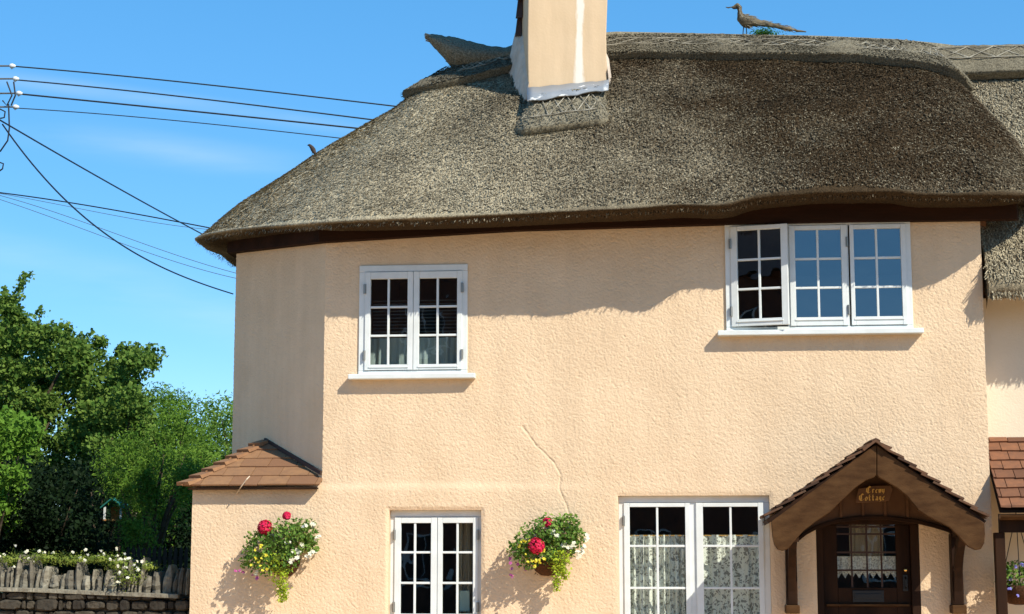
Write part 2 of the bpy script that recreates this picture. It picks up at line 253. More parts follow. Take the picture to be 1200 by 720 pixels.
# ------------------------------------------------------------------ object helpers
ORG = {}
def root(name, label, cat, loc=(0, 0, 0), group=None, kind=None):
    o = bpy.data.objects.new(name, None); C.objects.link(o); o.location = loc; o.empty_display_size = 0.2
    tag(o, label, cat, group, kind); ORG[o] = Vector(loc); return o
def tag(o, label=None, cat=None, group=None, kind=None):
    if label: o['label'] = label
    if cat: o['category'] = cat
    if group: o['group'] = group
    if kind: o['kind'] = kind
    return o
def link(me, name, m, parent=None, smooth=False):
    o = bpy.data.objects.new(name, me); C.objects.link(o)
    if m: me.materials.append(m)
    if parent is not None:
        o.parent = parent; ORG[o] = ORG[parent].copy()
        off = ORG[parent]
        if off.length > 0: me.transform(Matrix.Translation(-off))
    else: ORG[o] = Vector((0, 0, 0))
    if smooth: me.polygons.foreach_set('use_smooth', [True] * len(me.polygons))
    return o
class MB:
    def __init__(s): s.v = []; s.f = []; s.t = []; s.tone = 0.0
    def add(s, vs, fs):
        b = len(s.v); s.v += [tuple(x) for x in vs]; s.t += [s.tone] * len(vs); s.f += [tuple(i + b for i in f) for f in fs]
    def box(s, x0, x1, y0, y1, z0, z1):
        s.add([(x, y, z) for x in (x0, x1) for y in (y0, y1) for z in (z0, z1)],
              [(0, 1, 3, 2), (4, 6, 7, 5), (0, 4, 5, 1), (2, 3, 7, 6), (0, 2, 6, 4), (1, 5, 7, 3)])
    def hexa(s, p):   # 8 points: bottom 4 loop, top 4 loop
        s.add(p, [(3, 2, 1, 0), (4, 5, 6, 7), (0, 1, 5, 4), (1, 2, 6, 5), (2, 3, 7, 6), (3, 0, 4, 7)])
    def bar(s, a, b, w, h, up=(0, 0, 1)):
        a, b = Vector(a), Vector(b); d = (b - a).normalized(); u = Vector(up); sd = d.cross(u).normalized(); u = sd.cross(d)
        s.hexa([a - sd*w/2 - u*h/2, a + sd*w/2 - u*h/2, a + sd*w/2 + u*h/2, a - sd*w/2 + u*h/2,
                b - sd*w/2 - u*h/2, b + sd*w/2 - u*h/2, b + sd*w/2 + u*h/2, b - sd*w/2 + u*h/2])
    def tube(s, pts, r, n=8, cap=True):
        pts = [Vector(p) for p in pts]; m = len(pts); rs = r if hasattr(r, '__len__') else [r] * m
        rings = []; up = Vector((0, 0, 1)); last = None
        for i, p in enumerate(pts):
            d = (pts[min(i + 1, m - 1)] - pts[max(i - 1, 0)]).normalized()
            if last is None:
                a = d.cross(up); a = a if a.length > 1e-3 else d.cross(Vector((1, 0, 0)))
            else: a = last - d * last.dot(d)
            a.normalize(); last = a; b = d.cross(a)
            rings.append([p + (a * math.cos(k * 2 * math.pi / n) + b * math.sin(k * 2 * math.pi / n)) * rs[i] for k in range(n)])
        vs = [q for rg in rings for q in rg]; fs = []
        for i in range(m - 1):
            for k in range(n):
                fs.append((i*n + k, i*n + (k+1) % n, (i+1)*n + (k+1) % n, (i+1)*n + k))
        if cap: fs += [tuple(range(n))[::-1], tuple((m-1)*n + k for k in range(n))]
        s.add(vs, fs)
    def ball(s, c, r, sc=(1, 1, 1), nu=8, nv=6):
        vs = [(c[0], c[1], c[2] - r*sc[2])]
        for j in range(1, nv):
            th = math.pi * j / nv - math.pi / 2
            for i in range(nu):
                ph = 2 * math.pi * i / nu
                vs.append((c[0] + r*sc[0]*math.cos(th)*math.cos(ph), c[1] + r*sc[1]*math.cos(th)*math.sin(ph), c[2] + r*sc[2]*math.sin(th)))
        vs.append((c[0], c[1], c[2] + r*sc[2])); fs = []
        for i in range(nu): fs.append((0, 1 + (i+1) % nu, 1 + i))
        for j in range(nv - 2):
            for i in range(nu):
                a = 1 + j*nu; fs.append((a + i, a + (i+1) % nu, a + nu + (i+1) % nu, a + nu + i))
        a = 1 + (nv-2)*nu
        for i in range(nu): fs.append((a + i, a + (i+1) % nu, len(vs) - 1))
        s.add(vs, fs)
    def prism(s, outline, d):   # closed polygon outline (3D) extruded by vector d
        o = [Vector(p) for p in outline]; n = len(o); d = Vector(d)
        s.add(o + [p + d for p in o], [tuple(range(n)), tuple(range(2*n - 1, n - 1, -1))] + [(i, n + i, n + (i+1) % n, (i+1) % n) for i in range(n)])
    def strip(s, A, B, d):  # band between polylines A and B, extruded by d (ribbon solid)
        n = len(A); d = Vector(d); A = [Vector(p) for p in A]; B = [Vector(p) for p in B]
        vs = A + B + [p + d for p in A] + [p + d for p in B]; fs = []
        for i in range(n - 1):
            fs += [(i, i+1, n+i+1, n+i), (2*n+i+1, 2*n+i, 3*n+i, 3*n+i+1), (i+1, i, 2*n+i, 2*n+i+1), (n+i, n+i+1, 3*n+i+1, 3*n+i)]
        fs += [(0, n, 3*n, 2*n), (n-1, 3*n-1, 4*n-1, 2*n-1)]
        s.add(vs, fs)
    def mesh(s, name):
        me = bpy.data.meshes.new(name); me.from_pydata(s.v, [], s.f)
        bm = bmesh.new(); bm.from_mesh(me); bmesh.ops.recalc_face_normals(bm, faces=bm.faces); bm.to_mesh(me); bm.free()
        if any(s.t):
            a = me.attributes.new('tone', 'FLOAT', 'POINT'); a.data.foreach_set('value', s.t)
        me.update(); return me
    def build(s, name, m, parent=None, smooth=False, bevel=0.0):
        o = link(s.mesh(name), name, m, parent, smooth)
        if bevel:
            b = o.modifiers.new('bevel', 'BEVEL'); b.width = bevel; b.segments = 2; b.limit_method = 'ANGLE'; b.angle_limit = R(40)
        return o
def np_mesh(name, V, Q, m, parent=None, smooth=False, tone=None):
    me = bpy.data.meshes.new(name); V = np.asarray(V, np.float32); Q = np.asarray(Q, np.int32)
    me.vertices.add(len(V)); me.vertices.foreach_set('co', V.ravel())
    k = Q.shape[1]; me.loops.add(Q.size); me.loops.foreach_set('vertex_index', Q.ravel())
    me.polygons.add(len(Q)); me.polygons.foreach_set('loop_start', np.arange(len(Q), dtype=np.int32) * k)
    if tone is not None:
        a = me.attributes.new('tone', 'FLOAT', 'POINT'); a.data.foreach_set('value', np.asarray(tone, np.float32))
    me.update(calc_edges=True); me.validate()
    return link(me, name, m, parent, smooth)
def grid_quads(nu, nv, mask=None):
    i, j = np.meshgrid(np.arange(nu - 1), np.arange(nv - 1), indexing='ij'); a = i * nv + j
    q = np.stack([a, a + nv, a + nv + 1, a + 1], -1).reshape(-1, 4)
    return q if mask is None else q[mask.ravel()]
def lines(a, b, step, marks):
    ks = sorted(set([a, b] + [m_ for m_ in marks if a < m_ < b])); out = []
    for p, q in zip(ks[:-1], ks[1:]):
        n = max(1, round((q - p) / step)); out += list(np.linspace(p, q, n + 1)[:-1])
    return np.array(out + [b])
def leaves(c, size, n_out=None, asp=0.6, bias=(0, 0, 0.4), tonev=None, seed=1):
    """rhombus leaves at centres c"""
    r = np.random.default_rng(seed); n = len(c)
    nn = r.normal(size=(n, 3)) + np.array(bias); nn /= np.linalg.norm(nn, axis=1)[:, None]
    t = r.normal(size=(n, 3)); t -= nn * (t * nn).sum(1)[:, None]; t /= np.linalg.norm(t, axis=1)[:, None]
    b = np.cross(nn, t); s = (size * r.uniform(0.6, 1.3, n))[:, None]
    fold = nn * s * 0.18
    V = np.stack([c - t * s * 0.5, c + b * s * asp * 0.5 + fold, c + t * s * 0.5, c - b * s * asp * 0.5 + fold], 1).reshape(-1, 3)
    Q = np.arange(4 * n).reshape(n, 4); tv = r.uniform(0, 1, n) if tonev is None else tonev
    return V, Q, np.repeat(tv, 4)

# ------------------------------------------------------------------ ground, road, pavement (the setting)
def sheet(name, x0, x1, y0, y1, z, m):
    b = MB(); b.add([(x0, y0, z), (x1, y0, z), (x1, y1, z), (x0, y1, z)], [(0, 1, 2, 3)])
    return tag(b.build(name, m), kind='structure')
sheet('ground', -900, 900, -900, 900, -0.14, GRASS)
sheet('unseen_road', -60, 60, -24, -2.2, -0.12, ROAD)
b = MB(); b.box(-60, 60, -2.2, 0.6, -0.2, 0.0); tag(b.build('unseen_pavement', PAVE), kind='structure')
b = MB(); b.box(-60, 60, -2.35, -2.203, -0.2, 0.005); tag(b.build('kerb', STONE), kind='structure')
sheet('garden_ground', -120, -4.7, 0.62, 300, -0.05, mat('garden_soil', (.035, .03, .02), .95, .1, col2=(.03, .05, .015), nscale=3))

# ------------------------------------------------------------------ THE COTTAGE
COT = root('thatched_cottage', 'peach roughcast cottage with a heavy grey thatched roof, white casements and a brown porch', 'house', (0, 0.0, 0))
def X(px, py=500, Y=0): return P(px, py, Y).x
def Z(py, px=600, Y=0): return P(px, py, Y).z
XL, XC, XR = X(225, 640), X(380, 420), X(1165, 690)
YB = 1.36
# window openings (world rectangles on the wall): px of edges taken at their own height
def rect(x0, x1, y0, y1):
    cx, cy = (x0 + x1) / 2, (y0 + y1) / 2
    return [X(x0, cy), X(x1, cy), Z(y1, cx), Z(y0, cx)]
RUL = rect(421, 548, 311, 439); RUR = rect(850, 1068, 257, 387.5)
RLL = rect(456, 564, 598, 720); RLL[2] = 0.85
RFR = rect(725, 903, 581, 720); RFR[2] = 0.72
RDO = rect(957, 1078, 607, 720); RDO[2] = 0.0
ZT = P(900, 250).z            # wall top behind the board
ZL = P(300, 566).z            # top of the single storey corner
holes = [RUL, RUR, RLL, RFR, RDO]
xs = lines(XL, XR, 0.0076, [XC] + [h[0] for h in holes] + [h[1] for h in holes])
zs = lines(0, ZT, 0.0076, [ZL] + [h[2] for h in holes] + [h[3] for h in holes])
GX, GZ = np.meshgrid(xs, zs, indexing='ij'); nu, nv = GX.shape
cxm = (GX[:-1, :-1] + GX[1:, 1:]) / 2; czm = (GZ[:-1, :-1] + GZ[1:, 1:]) / 2
mask = ~((cxm < XC) & (czm > ZL))
for h in holes: mask &= ~((cxm > h[0]) & (cxm < h[1]) & (czm > h[2]) & (czm < h[3]))
V = np.stack([GX.ravel(), np.zeros(GX.size), GZ.ravel()], 1)
def segdist(p, a, b):
    a, b = np.array(a), np.array(b); d = b - a; t = np.clip(((p - a) @ d) / (d @ d), 0, 1); return np.linalg.norm(p - (a + t[:, None] * d), axis=1)
def wall_disp(V):
    p2 = V[:, [0, 2]]
    amp = 0.0105 * rough(V) + 0.012 * (vnoise(V, 1.6, 4) - .5)
    # smoother band and slight ledge where the upper floor meets the lower wall
    zl = ZL - 0.03 + 0.012 * (vnoise(V, 2.5, 9) - .5)
    k = 1 / (1 + np.exp((V[:, 2] - zl) / 0.018)); fade = np.clip((X(760) - V[:, 0]) / 1.6, 0.12, 1)
    amp = amp + 0.017 * k * fade
    sm = np.exp(-((V[:, 2] - zl - 0.01) / 0.04) ** 2) * fade; amp = amp - 0.004 * sm * rough(V)
    # the crack
    pts = [(612, 500), (630, 524), (648, 541), (657, 556), (655, 573), (664, 592), (670, 610)]
    pts = [(P(*q).x, P(*q).z) for q in pts]; dd = np.full(len(V), 9.0)
    for a, b_ in zip(pts[:-1], pts[1:]): dd = np.minimum(dd, segdist(p2 + 0.012 * (np.stack([vnoise(V, 14, 21), vnoise(V, 14, 22)], 1) - .5), a, b_))
    amp = amp - 0.006 * np.exp(-(dd / 0.008) ** 2)
    e = np.full(len(V), 9.0)
    for h in holes:
        dx = np.maximum(np.maximum(h[0] - V[:, 0], V[:, 0] - h[1]), 0); dz = np.maximum(np.maximum(h[2] - V[:, 2], V[:, 2] - h[3]), 0)
        e = np.minimum(e, np.hypot(dx, dz))
    amp = amp * np.clip(0.35 + e / 0.05, 0, 1)
    return amp
d = wall_disp(V)
corner = np.array([-0.38, -0.925]); w = np.clip(1 - (V[:, 0] - XC) / 0.05, 0, 1) * (V[:, 2] > ZL - 0.02) * (V[:, 0] >= XC - 1e-4)
dirx = w * corner[0]; diry = -(1 - w) + w * corner[1]
V2 = V.copy(); V2[:, 0] += d * dirx; V2[:, 1] += d * diry
Q = grid_quads(nu, nv, mask)[:, ::-1]
allV, allQ = [V2], [Q]; base = len(V2)
# chamfer wall
XB = XL
us = lines(0, 1, 0.0042, []); zc = lines(ZL - 0.25, ZT + 0.10, 0.008, [])
U_, Z_ = np.meshgrid(us, zc, indexing='ij')
VC = np.stack([(XC + (XB - XC) * U_).ravel(), (YB * U_).ravel(), Z_.ravel()], 1)
dc = 0.0105 * rough(VC) + 0.012 * (vnoise(VC, 1.6, 4) - .5)
ln = math.hypot(XB - XC, YB); nC = np.array([-YB / ln, (XB - XC) / ln])
w = np.clip(1 - U_.ravel() * ln / 0.05, 0, 1); dc = dc * 1.0
VC[:, 0] += dc * ((1 - w) * nC[0] + w * corner[0]); VC[:, 1] += dc * ((1 - w) * nC[1] + w * corner[1])
allV.append(VC); allQ.append(grid_quads(*U_.shape) + base); base += len(VC)
# reveals, side and back walls
mb = MB()
DEP = 0.14
for h in holes:
    x0, x1, z0, z1 = h
    mb.add([(x0, 0.0, z0), (x0, DEP, z0), (x0, DEP, z1), (x0, 0.0, z1)], [(0, 1, 2, 3)])
    mb.add([(x1, 0.0, z0), (x1, 0.0, z1), (x1, DEP, z1), (x1, DEP, z0)], [(0, 1, 2, 3)])
    mb.add([(x0, 0.0, z1), (x0, DEP, z1), (x1, DEP, z1), (x1, 0.0, z1)], [(0, 1, 2, 3)])
    mb.add([(x0, 0.0, z0), (x1, 0.0, z0), (x1, DEP, z0), (x0, DEP, z0)], [(0, 1, 2, 3)])
YBK = 4.0
mb.add([(XL, 0, 0), (XL, YBK, 0), (XL, YBK, ZL), (XL, 0, ZL)], [(0, 1, 2, 3)])
mb.add([(XB, YB, ZL), (XB, YBK, ZL), (XB, YBK, ZT + .10), (XB, YB, ZT + .10)], [(0, 1, 2, 3)])
mb.add([(XR, 0, 0), (XR, 0, ZT), (XR, YBK, ZT), (XR, YBK, 0)], [(0, 1, 2, 3)])
mb.add([(XL, YBK, 0), (XR, YBK, 0), (XR, YBK, ZT), (XL, YBK, ZT)], [(0, 1, 2, 3)])
allV.append(np.array(mb.v)); allQ.append(np.array(mb.f) + base)
wall = np_mesh('wall', np.concatenate(allV), np.concatenate(allQ), RENDER, COT)
wall.data.update()
# dark rooms behind the windows
mb = MB()
def room(x0, x1, z0, z1, y1=3.6):
    y0 = 0.17
    for f in ([(x0, y0, z0), (x0, y1, z0), (x0, y1, z1), (x0, y0, z1)], [(x1, y0, z0), (x1, y0, z1), (x1, y1, z1), (x1, y1, z0)],
              [(x0, y1, z0), (x1, y1, z0), (x1, y1, z1), (x0, y1, z1)], [(x0, y0, z0), (x1, y0, z0), (x1, y1, z0), (x0, y1, z0)],
              [(x0, y0, z1), (x0, y1, z1), (x1, y1, z1), (x1, y0, z1)]): mb.add(f, [(0, 1, 2, 3)])
room(XL + .1, -1.25, 0.02, 2.35); room(-1.2, 0.95, 0.02, 2.35); room(1.0, XR - .1, 0.02, 2.35)
room(XC + .1, -0.5, 2.45, ZT - .02); room(-0.45, XR - .1, 2.45, ZT - .02)
mb.build('interior', DARKIN, COT)

# ------------------------------------------------------------------ windows
def make_window(name_label, r, yf, casements, sill=True, glass=GLASS, frame_w=0.06, rail=0.11, hinge_px=(), sill_over=0.08, label=None, nhinge=True):
    x0, x1, z0, z1 = r; dp = 0.10
    fr = MB(); fw = frame_w
    fr.box(x0, x1, yf, yf + dp, z1 - fw, z1); fr.box(x0, x1, yf, yf + dp, z0, z0 + fw * .6)
    fr.box(x0, x0 + fw, yf + .002, yf + dp - .002, z0 + fw*.6 + .001, z1 - fw - .001); fr.box(x1 - fw, x1, yf + .002, yf + dp - .002, z0 + fw*.6 + .001, z1 - fw - .001)
    for c in casements[:-1]:
        xm = (c['x1'] + c['nx']) / 2 if 'nx' in c else c['x1']
        hw_ = .012 + (c['nx'] - c['x1']) / 2 if 'nx' in c else .012
        fr.box(xm - hw_, xm + hw_, yf + .006, yf + dp - .004, z0 + fw*.6 + .001, z1 - fw - .001)
    wo = fr.build('window', WHITE, COT, bevel=0.004)
    if label: wo['label'] = label
    if sill:
        s = MB(); s.box(x0 - sill_over, x1 + sill_over, yf - 0.085, yf + .05, z0 - 0.048, z0 - .002); s.build('sill', WHITE, wo, bevel=0.006)
    for c in casements:
        a = c.get('open', 0.0); hx = c['x0']; y = yf - 0.012
        cz0, cz1 = z0 + fw * .6 + .004, z1 - fw - .004
        def place(mb, nm, m, bev=0.0):
            if a:
                M = Matrix.Translation((hx, y, 0)) @ Matrix.Rotation(-a, 4, 'Z') @ Matrix.Translation((-hx, -y, 0))
                mb.v = [tuple(M @ Vector(p)) for p in mb.v]
            return mb.build(nm, m, wo, bevel=bev)
        k = MB(); X0, X1 = c['x0'] + .002, c['x1'] - .002; px = c['panes']; pz = c['rows']
        k.box(X0, px[0], y, y + .045, cz0, cz1); k.box(px[-1], X1, y, y + .045, cz0, cz1)
        k.box(px[0] + .001, px[-1] - .001, y + .001, y + .044, pz[0], cz1 - .001); k.box(px[0] + .001, px[-1] - .001, y + .001, y + .044, cz0 + .001, pz[-1])
        k.box(px[0] - .012, px[-1] + .012, y - .008, y + .002, pz[-1] - .03, pz[-1] - .018)   # weather bar
        bw = 0.010
        for q in px[1:-1]: k.box(q - bw, q + bw, y + .008, y + .038, pz[-1] + .001, pz[0] - .001)
        for q in pz[1:-1]:
            for u, v in zip(px[:-1], px[1:]):
                k.box(u + (bw if u != px[0] else 0), v - (bw if v != px[-1] else 0), y + .009, y + .037, q - bw, q + bw)
        place(k, 'casement', WHITE, 0.003)
        g = MB(); g.box(px[0] - .002, px[-1] + .002, y + .022, y + .026, pz[-1] - .002, pz[0] + .002); place(g, 'glass_pane', c.get('glass', glass))
        for hz in (cz1 - .16, cz0 + .14):
            hxx = c['x0'] if c.get('hinge', 'l') == 'l' else c['x1']
            if c.get('fixed'): continue
            hb = MB(); hb.box(hxx - .012, hxx + .012, y - .008, y + .004, hz - .045, hz + .045); hb.tube([(hxx, y - .012, hz - .045), (hxx, y - .012, hz + .045)], .007, 6)
            hb.build('hinge', STEEL, wo)
    return wo
def cz(r, px0, px1, panes, rows, cy, cx, **kw):
    return dict(x0=X(px0, cy), x1=X(px1, cy), panes=[X(q, cy) for q in panes], rows=[Z(q, cx) for q in rows], **kw)
w1 = make_window('', RUL, -0.02, [cz(RUL, 428, 484.6, (434.5, 455.5, 478), (327, 360, 393.5, 427.5), 375, 485, hinge='l'),
                             cz(RUL, 484.8, 542, (491.5, 513, 536), (327, 360, 393.5, 427.5), 375, 485, hinge='r')], label='two-light casement window on the upper floor at the left')
w2 = make_window('', RUR, -0.03, [cz(RUR, 856, 924, (864, 890, 916), (270, 304.5, 339, 374), 322, 960, open=R(13), glass=GLASS),
                             cz(RUR, 925, 993, (932, 958.5, 986), (270, 304, 338, 372.5), 322, 960, hinge='r', glass=GLASSB),
                             cz(RUR, 996, 1062, (1001, 1027.5, 1056), (270, 304, 338, 372.5), 322, 960, fixed=True, glass=GLASSB)], label='three-light window under the eaves with its left casement ajar')
zb = lambda k: Z(718.5, 508) - (Z(613, 508) - Z(648, 508)) * k
def rows4(a, b_, c_, cx, z0):
    z = [Z(a, cx), Z(b_, cx), Z(c_, cx)]; st = z[1] - z[2]
    z.append(z[-1] - st); return z
c1 = cz(RLL, 461, 511.4, (468.5, 485, 504), (613, 647.5, 683.5), 655, 508, hinge='l'); c2 = cz(RLL, 511.6, 559.5, (517.5, 535, 553.5), (613, 647.5, 683.5), 655, 508, hinge='r')
for c in (c1, c2): c['rows'] = rows4(613, 647.5, 683.5, 508, 0)
RLL[2] = c1['rows'][-1] - 0.12
w3 = make_window('', RLL, 0.055, [c1, c2], label='two-light casement window on the ground floor with a tan curtain inside')
c1 = cz(RFR, 731, 809.5, (738, 770.5, 803.5), (594, 640, 689.5), 655, 810, hinge='l'); c2 = cz(RFR, 816, 896, (824.5, 857, 889.5), (594, 640, 689.5), 655, 810, hinge='r')
c1['nx'] = c2['x0']
for c in (c1, c2): c['rows'] = rows4(594, 640, 689.5, 810, 0)
RFR[2] = c1['rows'][-1] - 0.12
w4 = make_window('', RFR, 0.05, [c1, c2], label='wide ground floor window with lace curtains beside the porch')

# ------------------------------------------------------------------ eaves board
mb = MB()
top = [(262, 276), (378, 263), (600, 253), (700, 249), (850, 240), (960, 234), (1190, 233)]
bot = [(275, 297), (381, 283.5), (600, 270), (700, 267), (850, 262.5), (1000, 259.5), (1192, 257)]
pts = [(XB - .02, YB - .0), (XC - .01, -0.03)]
A = [P(t[0], t[1], -0.10) for t in top[1:]]; B = [P(t[0], t[1], -0.10) for t in bot[1:]]
for a, b_ in zip(A, B): a.x = b_.x
A[0].x = B[0].x = XC - .045
A = [Vector((XB - .09, YB - .04, P(275, 276, YB).z + .10))] + A; B = [Vector((XB - .09, YB - .04, P(275, 297, YB).z))] + B
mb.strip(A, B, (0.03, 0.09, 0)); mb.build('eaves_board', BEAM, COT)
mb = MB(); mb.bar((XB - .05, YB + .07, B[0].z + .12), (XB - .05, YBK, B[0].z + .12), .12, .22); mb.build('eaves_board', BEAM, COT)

# ------------------------------------------------------------------ thatch: a lofted surface from eave to ridge
ev = []   # (eave point, ridge px)
ZR = lambda px, py: P(px, py, 2.0)
def E(px, py, Y, rp): ev.append((P(px, py, Y), rp))
ev.append((Vector((3.40, 2.2, 4.85)), 1090)); ev.append((Vector((3.38, 1.2, 4.85)), 1088)); ev.append((Vector((3.34, 0.35, 4.86)), 1084)); ev.append((Vector((3.24, -0.2, 4.86)), 1078))
E(1204, 229, -.42, 1070); E(1188, 228.5, -.52, 1062); E(1160, 229, -.57, 1050); E(1100, 229, -.57, 1035); E(1074, 229, -.57, 1022); E(1052, 224.5, -.56, 1012); E(960, 225.5, -.56, 945); E(920, 229, -.56, 912); E(890, 232, -.55, 892); E(874, 234, -.56, 876)
E(858, 240.5, -.64, 860); E(835, 242.5, -.65, 840); E(800, 241, -.63, 805); E(740, 244.5, -.64, 745); E(640, 249.5, -.63, 655); E(560, 253, -.62, 590); E(500, 255.5, -.61, 570); E(430, 258, -.58, 548)
E(380, 261, -.42, 541); E(330, 264.5, -.05, 537); E(270, 270, .5, 534); E(240, 275.5, .9, 532); E(226, 281, 1.3, 531)
ev.append((Vector((ev[-1][0].x - .0, 2.0, ev[-1][0].z)), 530)); ev.append((Vector((ev[-1][0].x + .02, 3.2, ev[-1][0].z)), 530)); ev.append((Vector((ev[-1][0].x + .1, 4.6, ev[-1][0].z)), 505))
ev.append((Vector((-3.0, 4.7, 4.7)), 520)); ev.append((Vector((2.5, 4.7, 4.7)), 1100))
rid = [(530, 88), (572, 76), (620, 58), (720, 49), (860, 52), (960, 54), (1050, 58), (1100, 63), (1130, 67), (1200, 68)]
def ridge_pt(px):
    py = np.interp(px, [r_[0] for r_ in rid], [r_[1] for r_ in rid]); return ZR(px, py)
En = np.array([list(e[0]) for e in ev]); Tn = np.array([list(ridge_pt(e[1])) for e in ev])
seg = np.r_[0, np.cumsum(np.linalg.norm(np.diff(En, axis=0), axis=1))]
NU = int(seg[-1] / 0.022); uu = np.linspace(0, seg[-1], NU)
Ei = np.stack([np.interp(uu, seg, En[:, k]) for k in range(3)], 1); Ti = np.stack([np.interp(uu, seg, Tn[:, k]) for k in range(3)], 1)
def smooth(A, n):
    k = np.ones(n) / n; pad = n // 2; out = np.empty_like(A)
    for c in range(3): out[:, c] = np.convolve(np.pad(A[:, c], pad, mode='edge'), k, mode='valid')[:len(A)]
    return out
Ei = smooth(smooth(Ei, 7), 7); Ti = smooth(Ti, 15)
BUL = np.interp(Ei[:, 0], [-4.6, -3.2, -1.5, 3], [.07, .085, .13, .13])
def surf(t, off=0.0):
    """thatch surface rows for array t (0 ridge .. 1 eave lip)"""
    t = np.asarray(t)[None, :, None]; D = (Ei - Ti)[:, None, :]
    base = Ti[:, None, :] + D * t
    bul = BUL[:, None, None] * np.sin(np.pi * np.clip(t, 0, 1)) ** 0.9
    hx = D[..., :2] / (np.linalg.norm(D[..., :2], axis=-1, keepdims=True) + 1e-6)
    L_ = np.linalg.norm(D, axis=-1, keepdims=True); hr = np.linalg.norm(D[..., :2], axis=-1, keepdims=True)
    n = np.concatenate([hx * (-D[..., 2:]) / L_, hr / L_], -1)
    return base + n * (bul + off), n
tt = np.r_[np.linspace(0, 0.985, 167)]
S, Nn = surf(tt)
# lip: round over the edge then the cut butt going back in
D = Ei - Ti; hx = D[:, :2] / np.linalg.norm(D[:, :2], axis=1, keepdims=True)
lip = []
S97 = S[:, -1, :]
over = 0.50
for k, (o, z) in enumerate([(-.004, .016), (0, .004), (-.006, -.004), (-.03, -.012), (-.12, -.022), (-.25, -.028), (-.42, -.02), (-.62, 0)]):
    q = Ei.copy(); q[:, :2] += hx * o; q[:, 2] += z; lip.append(q)
G = np.concatenate([S, np.stack(lip, 1)], 1); nU, nV, _ = G.shape
Gf = G.reshape(-1, 3)
nrm = np.concatenate([np.broadcast_to(Nn, S.shape), np.repeat(np.concatenate([hx * .8, np.full((len(hx), 1), -.3)], 1)[:, None, :], len(lip), 1)], 1).reshape(-1, 3)
dsp = 0.018 * (vnoise(Gf, 34, 31) - .5) + 0.018 * (vnoise(Gf, 60, 32) - .5) + 0.07 * (vnoise(Gf, 2.2, 33) - .5)
Gf = Gf + nrm * dsp[:, None]
def darkness(p):
    """older, darker thatch towards the right and centre of the slope: 0 pale, 1 dark"""
    a = np.interp(p[:, 0], [-4.6, -3.0, -1.5, -0.6, 0.4, 1.6, 3.4], [0.0, 0.14, 0.42, 0.64, 0.82, 0.98, 0.88])
    h = (p[:, 2] - 4.6) / 2.3
    a = a + 0.32 * (np.clip(h, 0, 1) - .4) * (p[:, 0] > -2.5)
    return np.clip(a + 0.12 * (vnoise(p, 1.1, 40) - .5), 0, 1)
dk = darkness(Gf).reshape(nU, nV); dk[:, -8:] += np.array([.15, .3, .5, .7, .8, .8, .8, .8]); dk = dk.ravel()  # eave shade painted in: lip and underside rows get a darker tone
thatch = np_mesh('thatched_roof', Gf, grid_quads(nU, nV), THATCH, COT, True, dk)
# reed ends lying on the slope
def reeds(Sg, Ng, n, seed, keep=None, ln=(0.018, 0.042), wd_=(0.0026, 0.0056), lift=0.009, dirv=None):
    r = np.random.default_rng(seed); nu_, nv_, _ = Sg.shape
    a = r.integers(0, nu_ - 1, n); c = r.integers(0, nv_ - 2, n); fa = r.random(n)[:, None]; fc = r.random(n)[:, None]
    p = (Sg[a, c] * (1 - fa) + Sg[a + 1, c] * fa) * (1 - fc) + (Sg[a, c + 1] * (1 - fa) + Sg[a + 1, c + 1] * fa) * fc
    area = np.linalg.norm(Sg[a + 1, c] - Sg[a, c], axis=1); k = r.random(n) < area / area.max()
    p, a, c = p[k], a[k], c[k]; n = len(p)
    dn = Sg[a, c + 1] - Sg[a, c]; dn /= np.linalg.norm(dn, axis=1)[:, None] + 1e-9
    nn = Ng[a, c]; sd = np.cross(dn, nn); dn = dn + sd * r.normal(0, .35, n)[:, None]; sd = np.cross(dn, nn)
    L_ = r.uniform(*ln, n)[:, None]; W_ = r.uniform(*wd_, n)[:, None]; l2 = (lift * r.uniform(.3, 1.5, n))[:, None]
    b0 = p + nn * 0.006
    V = np.stack([b0 - sd * W_, b0 + sd * W_, b0 + dn * L_ + nn * l2 + sd * W_ * .8, b0 + dn * L_ + nn * l2 - sd * W_ * .8], 1).reshape(-1, 3)
    return V, np.arange(4 * n).reshape(n, 4), p, n
big = np.stack([0.07 * (vnoise(S.reshape(-1, 3), 2.2, 33) - .5)] * 3, -1).reshape(S.shape)
V, Q, p, n = reeds(S + Nn * big, np.broadcast_to(Nn, S.shape), 400000, 5)
tn = np.clip(darkness(p) + rng.normal(0, .21, n) - .03, -.5, 1.3)
np_mesh('reed_surface', V, Q, THATCH, thatch, False, np.repeat(tn, 4))
# ragged reed ends along the lip
nf = 3500; a = rng.integers(0, nU - 1, nf); q0 = Ei[a] + np.concatenate([hx[a] * rng.uniform(-.10, -.015, nf)[:, None], rng.uniform(-.04, -.01, nf)[:, None]], 1)
dv = np.concatenate([hx[a] * .55, np.full((nf, 1), -.8)], 1) + rng.normal(0, .25, (nf, 3)); dv /= np.linalg.norm(dv, axis=1)[:, None]
sdv = np.cross(dv, np.concatenate([hx[a], np.zeros((nf, 1))], 1)); L_ = rng.uniform(.01, .035, nf)[:, None]
V = np.stack([q0 - sdv * .004, q0 + sdv * .004, q0 + dv * L_ + sdv * .003, q0 + dv * L_ - sdv * .003], 1).reshape(-1, 3)
np_mesh('eave_reeds', V, np.arange(4 * nf).reshape(nf, 4), THATCH, thatch, False, np.repeat(np.clip(darkness(q0) + .4 + rng.normal(0, .2, nf), 0, 1.3), 4))

